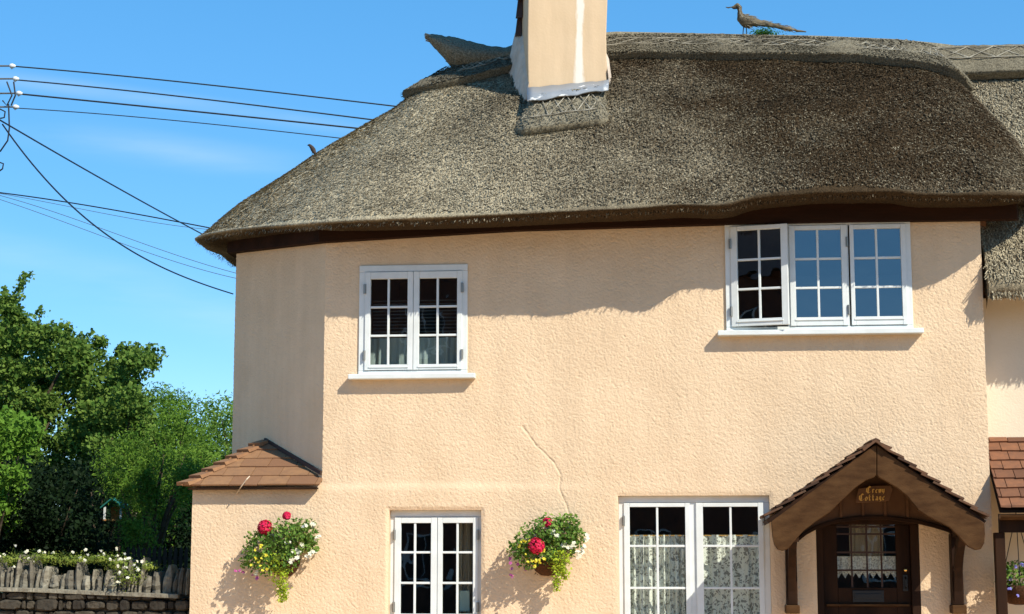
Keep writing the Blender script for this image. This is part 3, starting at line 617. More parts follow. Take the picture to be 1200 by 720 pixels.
# ridge cap over the top of the loft
def ridge_cap(parent, Ti_, tc, thick, surf_fn, Ncol, name='ridge_cap', tone=.3, rollh=0.07, m=CAPT):
    tl = np.linspace(0.0, 1, 26)
    return tl
Llen = np.linalg.norm(Ei - Ti, axis=1)
capL = 0.56 + 0.24 * np.clip((Ei[:, 0] - 1.7) / 1.5, 0, 1)
tcap = np.minimum(capL / Llen, .5)
rows = []; nr = []
for s_ in np.linspace(0, 1, 34):
    t = tcap * s_; D3 = Ei - Ti; base = Ti + D3 * t[:, None]
    bul = BUL * np.sin(np.pi * t) ** .9
    hr = np.linalg.norm(D3[:, :2], axis=1, keepdims=True); L3 = np.linalg.norm(D3, axis=1, keepdims=True)
    n_ = np.concatenate([hx * (-D3[:, 2:]) / L3, hr / L3], 1)
    rows.append(base + n_ * (bul[:, None] + 0.085 + 0.02 * (1 - s_))); nr.append(n_)
for o in (.06, .03, -.02):
    rows.append(rows[33] - nr[33] * (.085 - o)); nr.append(nr[33])
CG = np.stack(rows, 1); CN = np.stack(nr, 1)
lo_u = int(np.searchsorted(uu, seg[1])); hi_u = int(np.searchsorted(uu, seg[len(ev) - 4]))
CGs, CNs = CG[lo_u:hi_u], CN[lo_u:hi_u]
cf = CGs.reshape(-1, 3); cf = cf + CNs.reshape(-1, 3) * (0.02 * (vnoise(cf, 30, 51) - .5) + 0.05 * (vnoise(cf, 2.5, 52) - .5) + .012 * (vnoise(cf, 60, 53) - .5))[:, None]
ct = 0.25 + 0.3 * vnoise(cf, 1.5, 54)
ct = ct + 0.25 * (np.tile(np.arange(CGs.shape[1]), CGs.shape[0]) > 22)
cap = np_mesh('ridge_cap', cf, grid_quads(CGs.shape[0], CGs.shape[1]), CAPT, COT, True, ct)
V, Q, p, n = reeds(CGs[:, :34], CNs[:, :34], 40000, 8, lift=.008, ln=(.02, .05), wd_=(.004, .007))
np_mesh('reed_surface', V, Q, CAPT, cap, False, np.repeat(np.clip(.3 + rng.normal(0, .35, n), -.3, 1.2), 4))
# a rounded roll along the very top
i0 = int(np.argmin(np.abs(uu - seg[3]))); i1 = int(np.argmin(np.abs(uu - seg[21])))
mb = MB()
rp = [ridge_pt(px) + Vector((0, .02, .01)) for px in np.linspace(560, 1125, 60)]
mb.tube(rp, .105, 12); ro = mb.build('ridge_roll', CAPT, cap, smooth=True)
# hazel spars on the cap
def capat(i, s_): 
    k = min(33, max(0, int(round(s_ * 33)))); return Vector(CG[i, k]) + Vector(CN[i, k]) * .012
iis = list(range(i0, i1, 1)); mb = MB()
top_i = [i for i in range(i0 - 12, i1 + 6)]
for s_ in (.30, .62):
    ch = 9
    for k in range(0, len(top_i) - ch, ch):
        if random.random() < .12: continue
        mb.tube([capat(top_i[k], s_ + random.uniform(-.015, .015)), capat(top_i[k + ch], s_ + random.uniform(-.015, .015))], .0065, 5)
for k in range(0, len(top_i) - 9, 9):
    mb.tube([capat(top_i[k], .32), capat(top_i[k + 9], .60)], .005, 5); mb.tube([capat(top_i[k], .60), capat(top_i[k + 9], .32)], .005, 5)
mb.build('hazel_spars', SPAR, cap)

# ------------------------------------------------------------------ chimney
def on_roof(px, py, off=0.0):
    """point where the view ray meets the main slope (numeric)"""
    best = None; d = ray(px, py)
    lo, hi = 13.0, 22.0
    def h(s_):
        p = CAM + d * s_
        i = int(np.argmin(np.abs((Ei[:, 0] + (Ti[:, 0] - Ei[:, 0]) * np.clip((p.y + .65) / 2.65, 0, 1)) - p.x) + 10 * (Ei[:, 1] > 0.6)))
        t = np.clip((Ti[i, 1] - p.y) / (Ti[i, 1] - Ei[i, 1]), 0, 1)
        z = Ti[i, 2] + (Ei[i, 2] - Ti[i, 2]) * t + (BUL[i] * math.sin(math.pi * t) ** .9 + off) * 1.35
        return p.z - z
    for _ in range(40):
        mid = (lo + hi) / 2
        if h(mid) > 0: lo = mid
        else: hi = mid
    return CAM + d * lo
ca = on_roof(619, 108, .05); ROT = R(11); CWd, CDp = 0.80, 0.86
cu = Vector((math.cos(ROT), math.sin(ROT), 0)); cv = Vector((-math.sin(ROT), math.cos(ROT), 0))
def cpt(u, v, z): return Vector((ca.x, ca.y, 0)) + cu * u + cv * v + Vector((0, 0, z))
ZCT = 8.35
print('chimney base', ca)
mb = MB(); n = 9
for i in range(n):   # shaft in courses of quads so it can wobble slightly
    z0 = 5.6 + (ZCT - 5.6) * i / n; z1 = 5.6 + (ZCT - 5.6) * (i + 1) / n
    w0 = 0.012 * math.sin(i * 1.3); w1 = 0.012 * math.sin((i + 1) * 1.3)
    f = lambda z, w: [cpt(0 + w*.4, 0, z), cpt(CWd + w, 0, z), cpt(CWd + w, CDp, z), cpt(0, CDp, z)]
    a, b_ = f(z0, w0), f(z1, w1); mb.add(a + b_, [(0, 1, 5, 4), (1, 2, 6, 5), (2, 3, 7, 6), (3, 0, 4, 7)])
mb.add(f(ZCT, w1), [(0, 1, 2, 3)])
chm = mb.build('chimney', SMOOTH, COT, bevel=0.01)
# lime run-off: a stain of its own shape in the chimney's paint (u across the face, z up)
CHM = bpy.data.materials['peach_smooth'].copy(); CHM.name = 'chimney_paint'; chm.data.materials[0] = CHM
t = CHM.node_tree; L = t.links; bs = t.nodes['Principled BSDF']; src = bs.inputs['Base Color'].links[0].from_socket
def nd(op, a, b_=0.0):
    n_ = N(t, 'ShaderNodeMath'); n_.operation = op
    for k_, q_ in enumerate((a, b_)):
        if isinstance(q_, (int, float)): n_.inputs[k_].default_value = q_
        else: L.new(q_, n_.inputs[k_])
    return n_.outputs[0]
tcn = N(t, 'ShaderNodeTexCoord'); dp = N(t, 'ShaderNodeVectorMath'); dp.operation = 'DOT_PRODUCT'; L.new(tcn.outputs['Object'], dp.inputs[0]); dp.inputs[1].default_value = cu
sx_ = N(t, 'ShaderNodeSeparateXYZ'); L.new(tcn.outputs['Object'], sx_.inputs[0])
mp_ = N(t, 'ShaderNodeMapping'); mp_.inputs['Scale'].default_value = (9, 9, 2.2); L.new(tcn.outputs['Object'], mp_.inputs['Vector'])
nn_ = N(t, 'ShaderNodeTexNoise'); nn_.inputs['Scale'].default_value = 1; nn_.inputs['Detail'].default_value = 6; nn_.inputs['Roughness'].default_value = .65; L.new(mp_.outputs[0], nn_.inputs['Vector'])
u_ = nd('SUBTRACT', dp.outputs['Value'], float(ca.dot(cu)) + .50)
u_ = nd('ADD', u_, nd('MULTIPLY', nd('SUBTRACT', nn_.outputs['Fac'], .5), .11)); u_ = nd('SUBTRACT', u_, nd('MULTIPLY', nd('SUBTRACT', sx_.outputs['Z'], ca.z), .02))
w_ = N(t, 'ShaderNodeMapRange'); w_.inputs['From Min'].default_value = ca.z; w_.inputs['From Max'].default_value = ca.z + .45; w_.inputs['To Min'].default_value = .085; w_.inputs['To Max'].default_value = .045; L.new(sx_.outputs['Z'], w_.inputs['Value'])
mk = N(t, 'ShaderNodeMapRange'); mk.interpolation_type = 'SMOOTHSTEP'; mk.inputs['From Min'].default_value = 1.0; mk.inputs['From Max'].default_value = .45; L.new(nd('DIVIDE', nd('ABSOLUTE', u_), w_.outputs[0]), mk.inputs['Value'])
fx = N(t, 'ShaderNodeMix'); fx.data_type = 'RGBA'; fx.inputs['B'].default_value = (.82, .76, .66, 1); L.new(nd('MULTIPLY', mk.outputs[0], .85), fx.inputs['Factor']); L.new(src, fx.inputs['A']); L.new(fx.outputs['Result'], bs.inputs['Base Color'])
overlay(CHM, (6, 6, .8), .86)
# projecting head and pots (above the frame)
mb = MB()
for (o, z0, z1) in ((.05, ZCT, ZCT + .12), (.09, ZCT + .121, ZCT + .22)):
    mb.hexa([cpt(-o, -o, z0), cpt(CWd + o, -o, z0), cpt(CWd + o, CDp + o, z0), cpt(-o, CDp + o, z0), cpt(-o, -o, z1), cpt(CWd + o, -o, z1), cpt(CWd + o, CDp + o, z1), cpt(-o, CDp + o, z1)])
mb.build('chimney_head', SMOOTH, chm, bevel=.01)
for u in (.24, .58):
    mb = MB(); mb.tube([cpt(u, .43, ZCT + .2), cpt(u, .43, ZCT + .3), cpt(u, .43, ZCT + .55), cpt(u, .43, ZCT + .6)], [.15, .13, .11, .13], 16); mb.build('chimney_pot', TILE, chm, smooth=True)
# mortar fillets: ragged wedges against the shaft
def fillet(side, seed, zpts):
    mb = MB(); r_ = random.Random(seed); A = []; B = []; m_ = 26
    for i in range(m_):
        k = i / (m_ - 1); v = -.02 + k * .92
        if side == 'l': zt = np.interp(k, zpts[0], zpts[1]); u_in, sgn = 0.004, -1
        else: zt = np.interp(k, zpts[0], zpts[1]); u_in, sgn = CWd - .004, 1
        zb_ = np.interp(k, [0, 1], [6.0, 6.55])
        wd2 = np.interp(k, zpts[0], zpts[2]) + r_.uniform(-.018, .018)
        A.append((cpt(u_in, v, zt + r_.uniform(-.02, .02)), cpt(u_in + sgn * wd2 * .35, v, zt - .07), cpt(u_in + sgn * wd2, v, zb_ + .03), cpt(u_in + sgn * wd2, v, zb_ - .3)))
    vs = [p for a in A for p in a]; fs = []
    for i in range(m_ - 1):
        for j in range(3): fs.append((i*4 + j, i*4 + j + 1, i*4 + 5 + j, i*4 + 4 + j))
    fs.append((0, 1, 2, 3)); fs.append(((m_-1)*4, (m_-1)*4 + 3, (m_-1)*4 + 2, (m_-1)*4 + 1))
    mb.add(vs, fs); return mb.build('mortar_fillet', MORTAR, chm)
fillet('l', 1, ([0, .3, .6, 1], [6.28, 6.62, 6.95, 7.15], [.05, .10, .13, .16]))
fillet('r', 2, ([0, .12, .3, .7, 1], [6.42, 6.66, 6.78, 7.1, 7.3], [.05, .085, .07, .045, .04]))
# small dark slates hung on the left side near the top
for i in range(5):
    mb = MB(); z = 6.98 + i * .17; v = .62 - i * .085
    mb.hexa([cpt(-.07, v, z), cpt(-.012, v - .02, z - .02), cpt(-.012, v + .16, z + .02), cpt(-.06, v + .17, z + .03), cpt(-.045, v, z + .20), cpt(-.004, v, z + .2), cpt(-.004, v + .16, z + .21), cpt(-.04, v + .16, z + .21)])
    mb.build('weathering_slate', DSLATE, chm)
# lead apron and thatch skirt under it
bl, br = on_roof(618, 120, .13), on_roof(713, 106, .13)
tl_, tr_ = cpt(-.015, -.006, ca.z + .03), cpt(CWd + .012, -.008, ca.z + .13)
mb = MB(); m_ = 14; A = []; B = []
for i in range(m_):
    k = i / (m_ - 1); A.append(tl_.lerp(tr_, k) + Vector((0, -.004, .005 * math.sin(i * 2.1)))); B.append(bl.lerp(br, k) + Vector((0, 0, .009 * math.sin(i * 1.3 + 1) + .005 * math.sin(i * 3.1))))
mb.strip(A, B, (0, -.010, .008)); mb.build('lead_flashing', LEAD, chm, smooth=True)
mb = MB(); tl2, tr2 = on_roof(622, 112, .09), on_roof(708, 100, .09); c = [on_roof(604, 152, .0), on_roof(712, 139, .0)]
rows_ = []
nA, nB = 60, 26
for i in range(nA):
    for j in range(nB):
        u, v = i / (nA - 1), j / (nB - 3)
        if v <= 1:
            px = (622 + (708 - 622) * u) * (1 - v) + (604 + (713 - 604) * u) * v; py = (112 - 12 * u) * (1 - v) + (153 - 14 * u) * v
            edge = min(u, 1 - u, 0.10) / .10
            q = on_roof(px, py, .015 + .075 * min(1, edge ** .5))
        else: q = q + Vector((0, .05, -.045 if j == nB - 2 else -.03))
        rows_.append(tuple(q))
rows_ = np.array(rows_); rows_[:, 2] += .02 * (vnoise(rows_, 40, 3) - .5)
apr = np_mesh('thatch_apron', rows_, grid_quads(nA, nB), CAPT, COT, True, .1 + .3 * vnoise(rows_, 3, 3))
G3 = rows_.reshape(nA, nB, 3)[:, :nB - 2]; N3 = np.broadcast_to(np.array([0, -.6, .8]), G3.shape)
V, Q, p, n = reeds(G3, N3, 5000, 12, lift=.008, ln=(.02, .045), wd_=(.003, .006))
np_mesh('reed_surface', V, Q, CAPT, apr, False, np.repeat(np.clip(.2 + rng.normal(0, .35, n), -.3, 1.2), 4))
mb = MB(); g = lambda u, v: Vector(G3[int(u * (nA - 1)), int(v * (nB - 3))]) + Vector((0, -.008, .012))
for v in (.22, .72):
    mb.tube([g(.02 + k * .12, v) for k in range(9)], .006, 5)
for k in range(6):
    mb.tube([g(.03 + k * .16, .22), g(min(.99, .03 + (k + .9) * .16), .72)], .0055, 5); mb.tube([g(.03 + k * .16, .72), g(min(.99, .03 + (k + .9) * .16), .22)], .0055, 5)
mb.build('hazel_spars', SPAR, apr)

# upturned straw point at the left end of the ridge
secs = [(640, 52, 84, .30), (606, 56, 86, .30), (590, 56, 88, .29), (570, 54, 88, .28), (552, 49, 88, .27), (538, 45, 84, .25), (527, 43, 76, .22), (516, 41.5, 64, .16), (503, 40.5, 49, .08)]
vs = []; m_ = 16
for (px, yt, yb_, hw) in secs:
    t_, b0 = P(px, yt, 2.0), P(px, yb_, 2.0); h_ = (t_.z - b0.z)
    for k in range(m_):
        an = 2 * math.pi * k / m_; yy = math.cos(an); zz = math.sin(an)
        vs.append((t_.x, 2.0 + hw * yy * (1 - .55 * max(0, zz)), b0.z + h_ * .5 + h_ * .5 * zz))
vs = np.array(vs); vs = np.vstack([vs]); ns = len(secs)
# refine lengthways
fine = []; per = 10
S4 = vs.reshape(ns, m_, 3)
for i in range(ns - 1):
    for k in range(per): fine.append(S4[i] * (1 - k / per) + S4[i + 1] * k / per)
fine.append(S4[-1]); S4 = np.array(fine); fl = S4.reshape(-1, 3); fl = fl + np.stack([0 * fl[:, 0], .015 * (vnoise(fl, 30, 1) - .5), .02 * (vnoise(fl, 22, 2) - .5)], 1)
q = grid_quads(len(S4), m_); qq = np.stack([np.arange(len(S4) - 1) * m_ + m_ - 1, np.arange(len(S4) - 1) * m_ + 2 * m_ - 1, np.arange(1, len(S4)) * m_, np.arange(len(S4) - 1) * m_], 1)
tip = np_mesh('ridge_end_point', fl, np.concatenate([q, qq]), CAPT, cap, True, np.full(len(fl), .3))
mb = MB()
for k in range(90):   # butt ends of the straw bundle at the point
    an = random.uniform(0, 6.28); rr_ = math.sqrt(random.random()); i = random.choice((0, 0, 1, 2, 3)); s0 = secs[-1 - i]; px = s0[0]
    zc_ = (P(px, s0[1], 2).z + P(px, s0[2], 2).z) / 2; hh = (P(px, s0[1], 2).z - P(px, s0[2], 2).z) / 2
    p0 = Vector((P(px, 50, 2).x, 2 + s0[3] * rr_ * math.cos(an), zc_ + hh * .9 * rr_ * math.sin(an)))
    mb.tube([p0 + Vector((.06, 0, -.02)), p0 + Vector((-.03 - .02 * random.random(), random.uniform(-.01, .01), .015))], .004, 4)
mb.build('straw_ends', SPAR, tip)

# ------------------------------------------------------------------ tiles
def tiles(name, o, eu, ev_, U, Vv, course, tw, m, parent, clips=(), thick=.014, seed=1, tilt=.012, gap=.003, jit=1.0):
    """plain tiles on a slope: o origin at eave, eu along the eave, ev_ up the slope; clips are (point, outward normal)"""
    r_ = random.Random(seed); eu, ev_ = Vector(eu).normalized(), Vector(ev_).normalized(); nn = eu.cross(ev_).normalized()
    if nn.z < 0: nn = -nn
    mb = MB(); rows = int(math.ceil(Vv / course)) + 1
    for j in range(rows):
        off = (tw / 2 if j % 2 else 0) + r_.uniform(-.02, .02); k = -1
        while k * tw + off < U + tw:
            a = k * tw + off + gap; w_ = tw - gap * 2; v0 = j * course + r_.uniform(-.005, .005) * jit; L_ = course * 1.35; tz = r_.uniform(-.002, .003) * jit; sk = r_.uniform(-.004, .004) * jit
            mb.tone = r_.random() ** 1.6
            q = []
            for (dz0, dz1) in ((tilt + tz, 0 - .002), (tilt + tz + thick, thick - .002)):
                q += [o + eu*a + ev_*(v0 + sk) + nn*dz0, o + eu*(a + w_) + ev_*(v0 - sk) + nn*dz0, o + eu*(a + w_) + ev_*(v0 + L_) + nn*dz1, o + eu*a + ev_*(v0 + L_) + nn*dz1]
            mb.hexa(q); k += 1
    me = mb.mesh(name); bm = bmesh.new(); bm.from_mesh(me)
    for (p, nrm_) in clips:
        g = bm.verts[:] + bm.edges[:] + bm.faces[:]
        r2 = bmesh.ops.bisect_plane(bm, geom=g, plane_co=p, plane_no=nrm_, clear_outer=True)
        es = [e for e in r2['geom_cut'] if isinstance(e, bmesh.types.BMEdge)]
        bmesh.ops.holes_fill(bm, edges=es, sides=12)
    bmesh.ops.recalc_face_normals(bm, faces=bm.faces); bm.to_mesh(me); bm.free()
    return link(me, name, m, parent)

# corner roof over the single storey corner
e0, e1 = P(215, 571, -.13), P(373, 571, -.13); e1.z = e0.z
apx = None
for k in range(400):   # apex on the chamfer wall where the ray through the photo's peak meets it
    u = k / 399; q = Vector((XC + (XB - XC) * u, YB * u, 0)); q = P(312, 518, q.y)
    if apx is None or abs(q.x - (XC + (XB - XC) * u)) < best_: best_ = abs(q.x - (XC + (XB - XC) * u)); apx = q.copy()
evv = (apx - e0); nF = Vector((1, 0, 0)).cross(Vector((0, apx.y - e0.y, apx.z - e0.z))).normalized()
up_f = Vector((0, apx.y - e0.y, apx.z - e0.z)).normalized()
if nF.z < 0: nF = -nF
slope_len = Vector((0, apx.y - e0.y, apx.z - e0.z)).length
hipdir = apx - e0; hip_n = hipdir.cross(nF).normalized()
if hip_n.x > 0: hip_n = -hip_n
chn = Vector((nC[0], nC[1], 0))
lro = root  # noqa
lean = tiles('corner_tiles', e0 - Vector((.1, 0, 0)), (1, 0, 0), up_f, e1.x - e0.x + .1, slope_len, slope_len / 5.2, .27, TILE, COT,
      clips=[(e0, hip_n), (Vector((XC, 0, 0)) + chn * .004, -chn), (Vector((X(378, 560), 0, 0)), Vector((1, 0, 0)))], seed=4)
# hidden left slope
hl = Vector((e0.x, YB + .6, e0.z)); n2 = (hl - e0).cross(apx - e0).normalized()
if n2.z < 0: n2 = -n2
upl = n2.cross(Vector((0, 1, 0))).normalized(); upl = upl if upl.z > 0 else -upl
tiles('corner_tiles', e0 - Vector((0, .1, 0)), (0, 1, 0), upl, YB + .7, 1.4, slope_len / 5.2, .27, TILE, COT, clips=[(e0, -hip_n), (Vector((XC, 0, 0)) + chn * .004, -chn)], seed=5)
mb = MB(); nh = 7
for k in range(nh):
    a = e0.lerp(apx, k / nh); b_ = e0.lerp(apx, (k + 1.12) / nh); mb.tone = random.random() * .5
    up = Vector((0, 0, 1)); d_ = (b_ - a).normalized(); sd = d_.cross(up).normalized(); nv = sd.cross(d_)
    o_ = nv * (.030)
    mb.hexa([a - sd*.085 + nv*.004 + o_*.4, a + sd*.085 + nv*.004 + o_*.4, b_ + sd*.08 + nv*-.002, b_ - sd*.08 + nv*-.002,
             a - sd*.075 + nv*.02 + o_, a + sd*.075 + nv*.02 + o_, b_ + sd*.07 + nv*.018, b_ - sd*.07 + nv*.018])
mb.build('hip_tiles', TILE, lean)
mb = MB(); tri = [e0 + Vector((.06, .02, -.02)), e1 + Vector((-.03, .02, -.02)), Vector((XC, 0.0, e1.z - .02)), apx + Vector((0, 0, -.06)), ]
mb.prism([e0 + Vector((.04, .0, -.022)), e1 + Vector((-.02, 0, -.022)), e1 + Vector((-.02, .10, -.022)), Vector((XL + .0, .06, e0.z - .022)), Vector((XL, YB + .3, e0.z - .022)), Vector((e0.x + .04, YB + .3, e0.z - .022))], (0, 0, .016))
mb.build('soffit_board', DWOOD, lean)
# dark strip standing in for the shadow where the tiles meet the chamfered wall
mb = MB(); q0 = Vector((XC, 0, e1.z + .13)) + chn * .012; mb.bar(q0, apx + chn * .012 + Vector((0, 0, .02)), .03, .035); mb.build('shadow_strip', DSLATE, lean)
mb = MB(); a = P(289, 562, -.19); mb.tube([a + Vector((.02, .03, .03)), a, P(283, 570, -.17), P(277, 579, -.03), P(271, 585, -.02)], .0055, 6)
mb.build('aerial_cable', WHITECABLE, COT)

# ------------------------------------------------------------------ porch
YP = -0.78
PO = MB()
outL = [(1026, 517), (898, 611)]
inner = [(904, 615), (905, 628), (907, 638), (911, 644), (917, 646), (924, 643), (932, 633), (941, 623), (955, 612), (972, 601), (985, 588), (1002, 572), (1015, 563), (1024, 560), (1027, 556.5),
         (1030, 560), (1039, 565), (1051, 572), (1063, 582), (1076, 598), (1086, 605), (1094, 609), (1112, 618), (1124, 630), (1134, 641), (1143, 645), (1149, 644), (1153, 637), (1154, 626), (1152, 614)]
def outer_y(px): return 521 + (1026 - px) * (611 - 521) / (1026 - 904) if px < 1026 else 521 + (px - 1026) * (612 - 521) / (1152 - 1026)
A = [P(px, min(outer_y(px), py - 1), YP) for px, py in inner]; B = [P(px, py, YP) for px, py in inner]
lm = 14
barge = MB(); barge.strip(A[:lm + 1], B[:lm + 1], (0, .05, 0)); PB = barge.build('barge_board', BARGE, COT, bevel=.008)
barge = MB(); barge.strip([p + Vector((.004, 0, 0)) for p in A[lm:]], [p + Vector((.004, 0, 0)) for p in B[lm:]], (0, .05, 0)); barge.build('barge_board', BARGE, COT, bevel=.008)
ap = P(1026, 523, YP); le = P(899, 611, YP); re_ = P(1155, 612, YP)
for side, e_ in ((-1, le), (1, re_)):
    up_s = Vector((ap.x - e_.x, 0, ap.z - e_.z)); LL = up_s.length; nrm_ = Vector((0, 1, 0)).cross(up_s).normalized()
    if nrm_.z < 0: nrm_ = -nrm_
    o_ = Vector((e_.x, YP - .03, e_.z)) + nrm_ * .02
    tiles('porch_tiles', o_, (0, 1, 0), up_s, -YP + .05, LL, LL / 9.0, .165, TILE3, COT, clips=[(Vector((ap.x, 0, 0)), Vector((-side, 0, 0))), (Vector((0, 0.0, 0)), Vector((0, 1, 0))), (Vector((0, YP - .03, 0)), Vector((0, -1, 0)))], seed=20 + side, tilt=.026, thick=.018, jit=2.2)
    mb = MB(); a = Vector((e_.x, (YP + .01) / 2, e_.z)) + nrm_ * .004; b_ = Vector((ap.x, (YP + .01) / 2, ap.z)) + nrm_ * .004
    mb.hexa([Vector((e_.x, YP + .004, e_.z)) - nrm_*.022, Vector((e_.x, 0, e_.z)) - nrm_*.022, Vector((ap.x, 0, ap.z)) - nrm_*.022, Vector((ap.x, YP + .004, ap.z)) - nrm_*.022,
             Vector((e_.x, YP + .004, e_.z)) + nrm_*.012, Vector((e_.x, 0, e_.z)) + nrm_*.012, Vector((ap.x, 0, ap.z)) + nrm_*.012, Vector((ap.x, YP + .004, ap.z)) + nrm_*.012])
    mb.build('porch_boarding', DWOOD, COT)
mb = MB()
for k in range(5):
    y0 = YP - .04 + k * .17; mb.tone = random.random() * .6
    for s_ in (-1, 1):
        mb.hexa([Vector((ap.x, y0, ap.z + .035)), Vector((ap.x, y0 + .185, ap.z + .028)), Vector((ap.x + s_*.10, y0 + .185, ap.z - .048)), Vector((ap.x + s_*.10, y0, ap.z - .042)),
                 Vector((ap.x, y0, ap.z + .055)), Vector((ap.x, y0 + .185, ap.z + .048)), Vector((ap.x + s_*.115, y0 + .185, ap.z - .03)), Vector((ap.x + s_*.115, y0, ap.z - .024))])
mb.build('ridge_tiles', TILE3, COT)
# planked panel under the gable
YT = -0.10
lint = [(930, 636), (945, 624), (958, 617), (981, 610), (1008, 606.5), (1039, 606.5), (1076, 611), (1096, 616), (1112, 621), (1126, 634)]
tops = []
for px, py in lint:
    tops.append((px, min(py - 3, outer_y(px) + 12)))
A = [P(a_[0], a_[1], YT) for a_ in tops]; B = [P(a_[0], a_[1], YT) for a_ in lint]
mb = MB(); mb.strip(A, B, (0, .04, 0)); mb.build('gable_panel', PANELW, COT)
for px in (985, 1011, 1037, 1063):
    mb = MB(); t_ = P(px, 575, YT - .018); b_ = P(px, 607.5, YT - .018); mb.box(t_.x - .014, t_.x + .010, YT - .022, YT - .001, b_.z + .01, t_.z); mb.build('cover_strip', PANELW, COT, bevel=.003)
lp = [P(px, py, YT) for px, py in lint]
mb = MB(); mb.strip([p + Vector((0, -.03, .012)) for p in lp], [p + Vector((0, -.03, -.022)) for p in lp], (0, .09, 0)); mb.build('arched_lintel', DWOOD, COT, bevel=.004)
# brackets: post, curved brace, foot block
for px, py0 in ((926.5, 632), (1119.5, 626)):
    t_ = P(px, py0, -.10); b_ = P(px, 709, -.10)
    mb = MB(); mb.box(t_.x - .048, t_.x + .048, -.15, -.012, b_.z, t_.z); br_ = mb.build('bracket', DWOOD, COT, bevel=.006)
    mb = MB(); mb.box(t_.x - .062, t_.x + .062, -.20, -.010, b_.z - .075, b_.z - .001); mb.build('foot_block', BARGE, br_, bevel=.008)
    mb = MB(); nA_ = 9; c0 = []; c1_ = []
    for k in range(nA_):
        a_ = k / (nA_ - 1) * math.pi / 2; c0.append((t_.x - .036, -.15 - .50 * (1 - math.cos(a_)), b_.z + .12 + .56 * math.sin(a_))); c1_.append((t_.x - .036, -.15 - .60 * (1 - math.cos(a_)) - .0, b_.z + .02 + .60 * math.sin(a_) - .02))
    mb.strip(c0, c1_, (.07, 0, 0)); mb.build('curved_brace', DWOOD, br_, bevel=.004)
    mb = MB(); mb.box(t_.x - .036, t_.x + .036, YP + .06, -.012, t_.z - .03, t_.z + .05); mb.build('top_rail', DWOOD, br_)

# door
DX0, DX1 = RDO[0], RDO[1]; dz1 = RDO[3]
mb = MB(); mb.box(DX0 + .001, DX0 + .06, .0, .12, .001, dz1 - .06); mb.box(DX1 - .075, DX1 - .001, .0, .12, .001, dz1 - .06); mb.box(DX0 + .001, DX1 - .001, -.002, .12, dz1 - .0595, dz1 - .001); mb.build('door_frame', DWOOD, COT, bevel=.005)
x0, x1 = DX0 + .062, DX1 - .077; YD = .06
gx0, gx1, gz0, gz1 = X(981, 650, YD), X(1050, 650, YD), Z(689, 1015, YD), Z(609, 1015, YD)
mb = MB(); zt = dz1 - .062
mb.box(x0, gx0, YD, YD + .045, .02, zt); mb.box(gx1, x1, YD, YD + .045, .02, zt); mb.box(gx0 + .001, gx1 - .001, YD + .001, YD + .044, .02, gz0)
if zt > gz1: mb.box(gx0 + .001, gx1 - .001, YD + .001, YD + .044, gz1, zt)
door = mb.build('door', DWOOD, COT, bevel=.004)
mb = MB(); mb.box(gx0, gx1, YD + .02, YD + .024, gz0, gz1); mb.build('glass_pane', GLASS, door)
mb = MB()
for px in (998, 1016, 1033): q = X(px, 650, YD); mb.box(q - .008, q + .008, YD + .012, YD + .019, gz0, gz1)
for py in (617.5, 626, 647.5, 668.5): q = Z(py, 1015, YD); mb.box(gx0, gx1, YD + .010, YD + .017, q - .008, q + .008)
mb.build('leaded_bars', DSLATE, door)
mb = MB(); q = P(1060.5, 668, YD); mb.tube([(q.x, YD, q.z), (q.x, YD - .035, q.z)], .008, 8); mb.ball((q.x, YD - .045, q.z), .019, nu=12, nv=8); mb.build('door_knob', BRASS, door, smooth=True)
mb = MB(); q = P(1061, 683, YD); mb.box(q.x - .022, q.x + .022, YD - .012, YD - .001, q.z - .075, q.z + .07); mb.tube([(q.x, YD - .01, q.z + .05), (q.x, YD - .05, q.z + .03), (q.x, YD - .05, q.z - .03), (q.x, YD - .01, q.z - .05)], .008, 6); mb.build('door_handle', BLACK, door, bevel=.003)
mb = MB(); a, b_ = P(999, 692, YD), P(1036, 706, YD); mb.box(a.x, b_.x, YD - .012, YD - .001, b_.z, a.z); mb.box(a.x + .02, b_.x - .02, YD - .02, YD - .0125, b_.z + .03, a.z - .03); mb.build('letter_plate', BLACK, door, bevel=.003)
mb = MB(); q = Z(709, 1015, YD); mb.box(x0 + .02, x1 - .02, YD - .03, YD - .001, q - .012, q + .008); mb.build('weather_rail', BARGE, door, bevel=.003)
mb = MB(); mb.box(x0 + .1, x1 - .1, YD - .012, YD - .001, .2, q - .1); mb.build('lower_panel', DWOOD, door, bevel=.01)
mb = MB(); mb.box(DX0 - .1, DX1 + .1, -.35, .10, 0.0, .06); mb.build('door_step', STONE, COT, bevel=.01)

# curtains -------------------------------------------------------------
def curtain(name, label, cat, x0, x1, z0, z1, y, m, waves=9, amp=.02, scallop=0, group=None, seed=0, hem=0.0):
    nx, nz_ = 90, 30; V = []
    r_ = np.random.default_rng(seed); ph = r_.uniform(0, 6)
    for i in range(nx):
        u = i / (nx - 1); x = x0 + (x1 - x0) * u
        yy = y + amp * math.sin(u * waves * 6.283 + ph + .8 * math.sin(u * 9)) + amp * .4 * math.sin(u * waves * 15)
        zb_ = z0 + (abs(((u * scallop) % 1) - .5) * 2 * hem if scallop else 0)
        for j in range(nz_):
            k = j / (nz_ - 1); V.append((x, yy * 1.0 + (.3 * amp * math.sin(k * 3 + i)), z1 + (zb_ - z1) * k))
    o = np_mesh(name, V, grid_quads(nx, nz_), m, None, True); return tag(o, label, cat, group)
h = RFR
pz = [Z(q, 810) for q in (594, 640, 689.5)]; zt = Z(627, 810, .2)
curtain('lace_curtain', 'gathered white lace half-curtain behind the left casement beside the porch', 'curtain', h[0] + .06, X(808, 650, .2), h[2] + .03, zt, .20, LACE, 9, .022, seed=1)
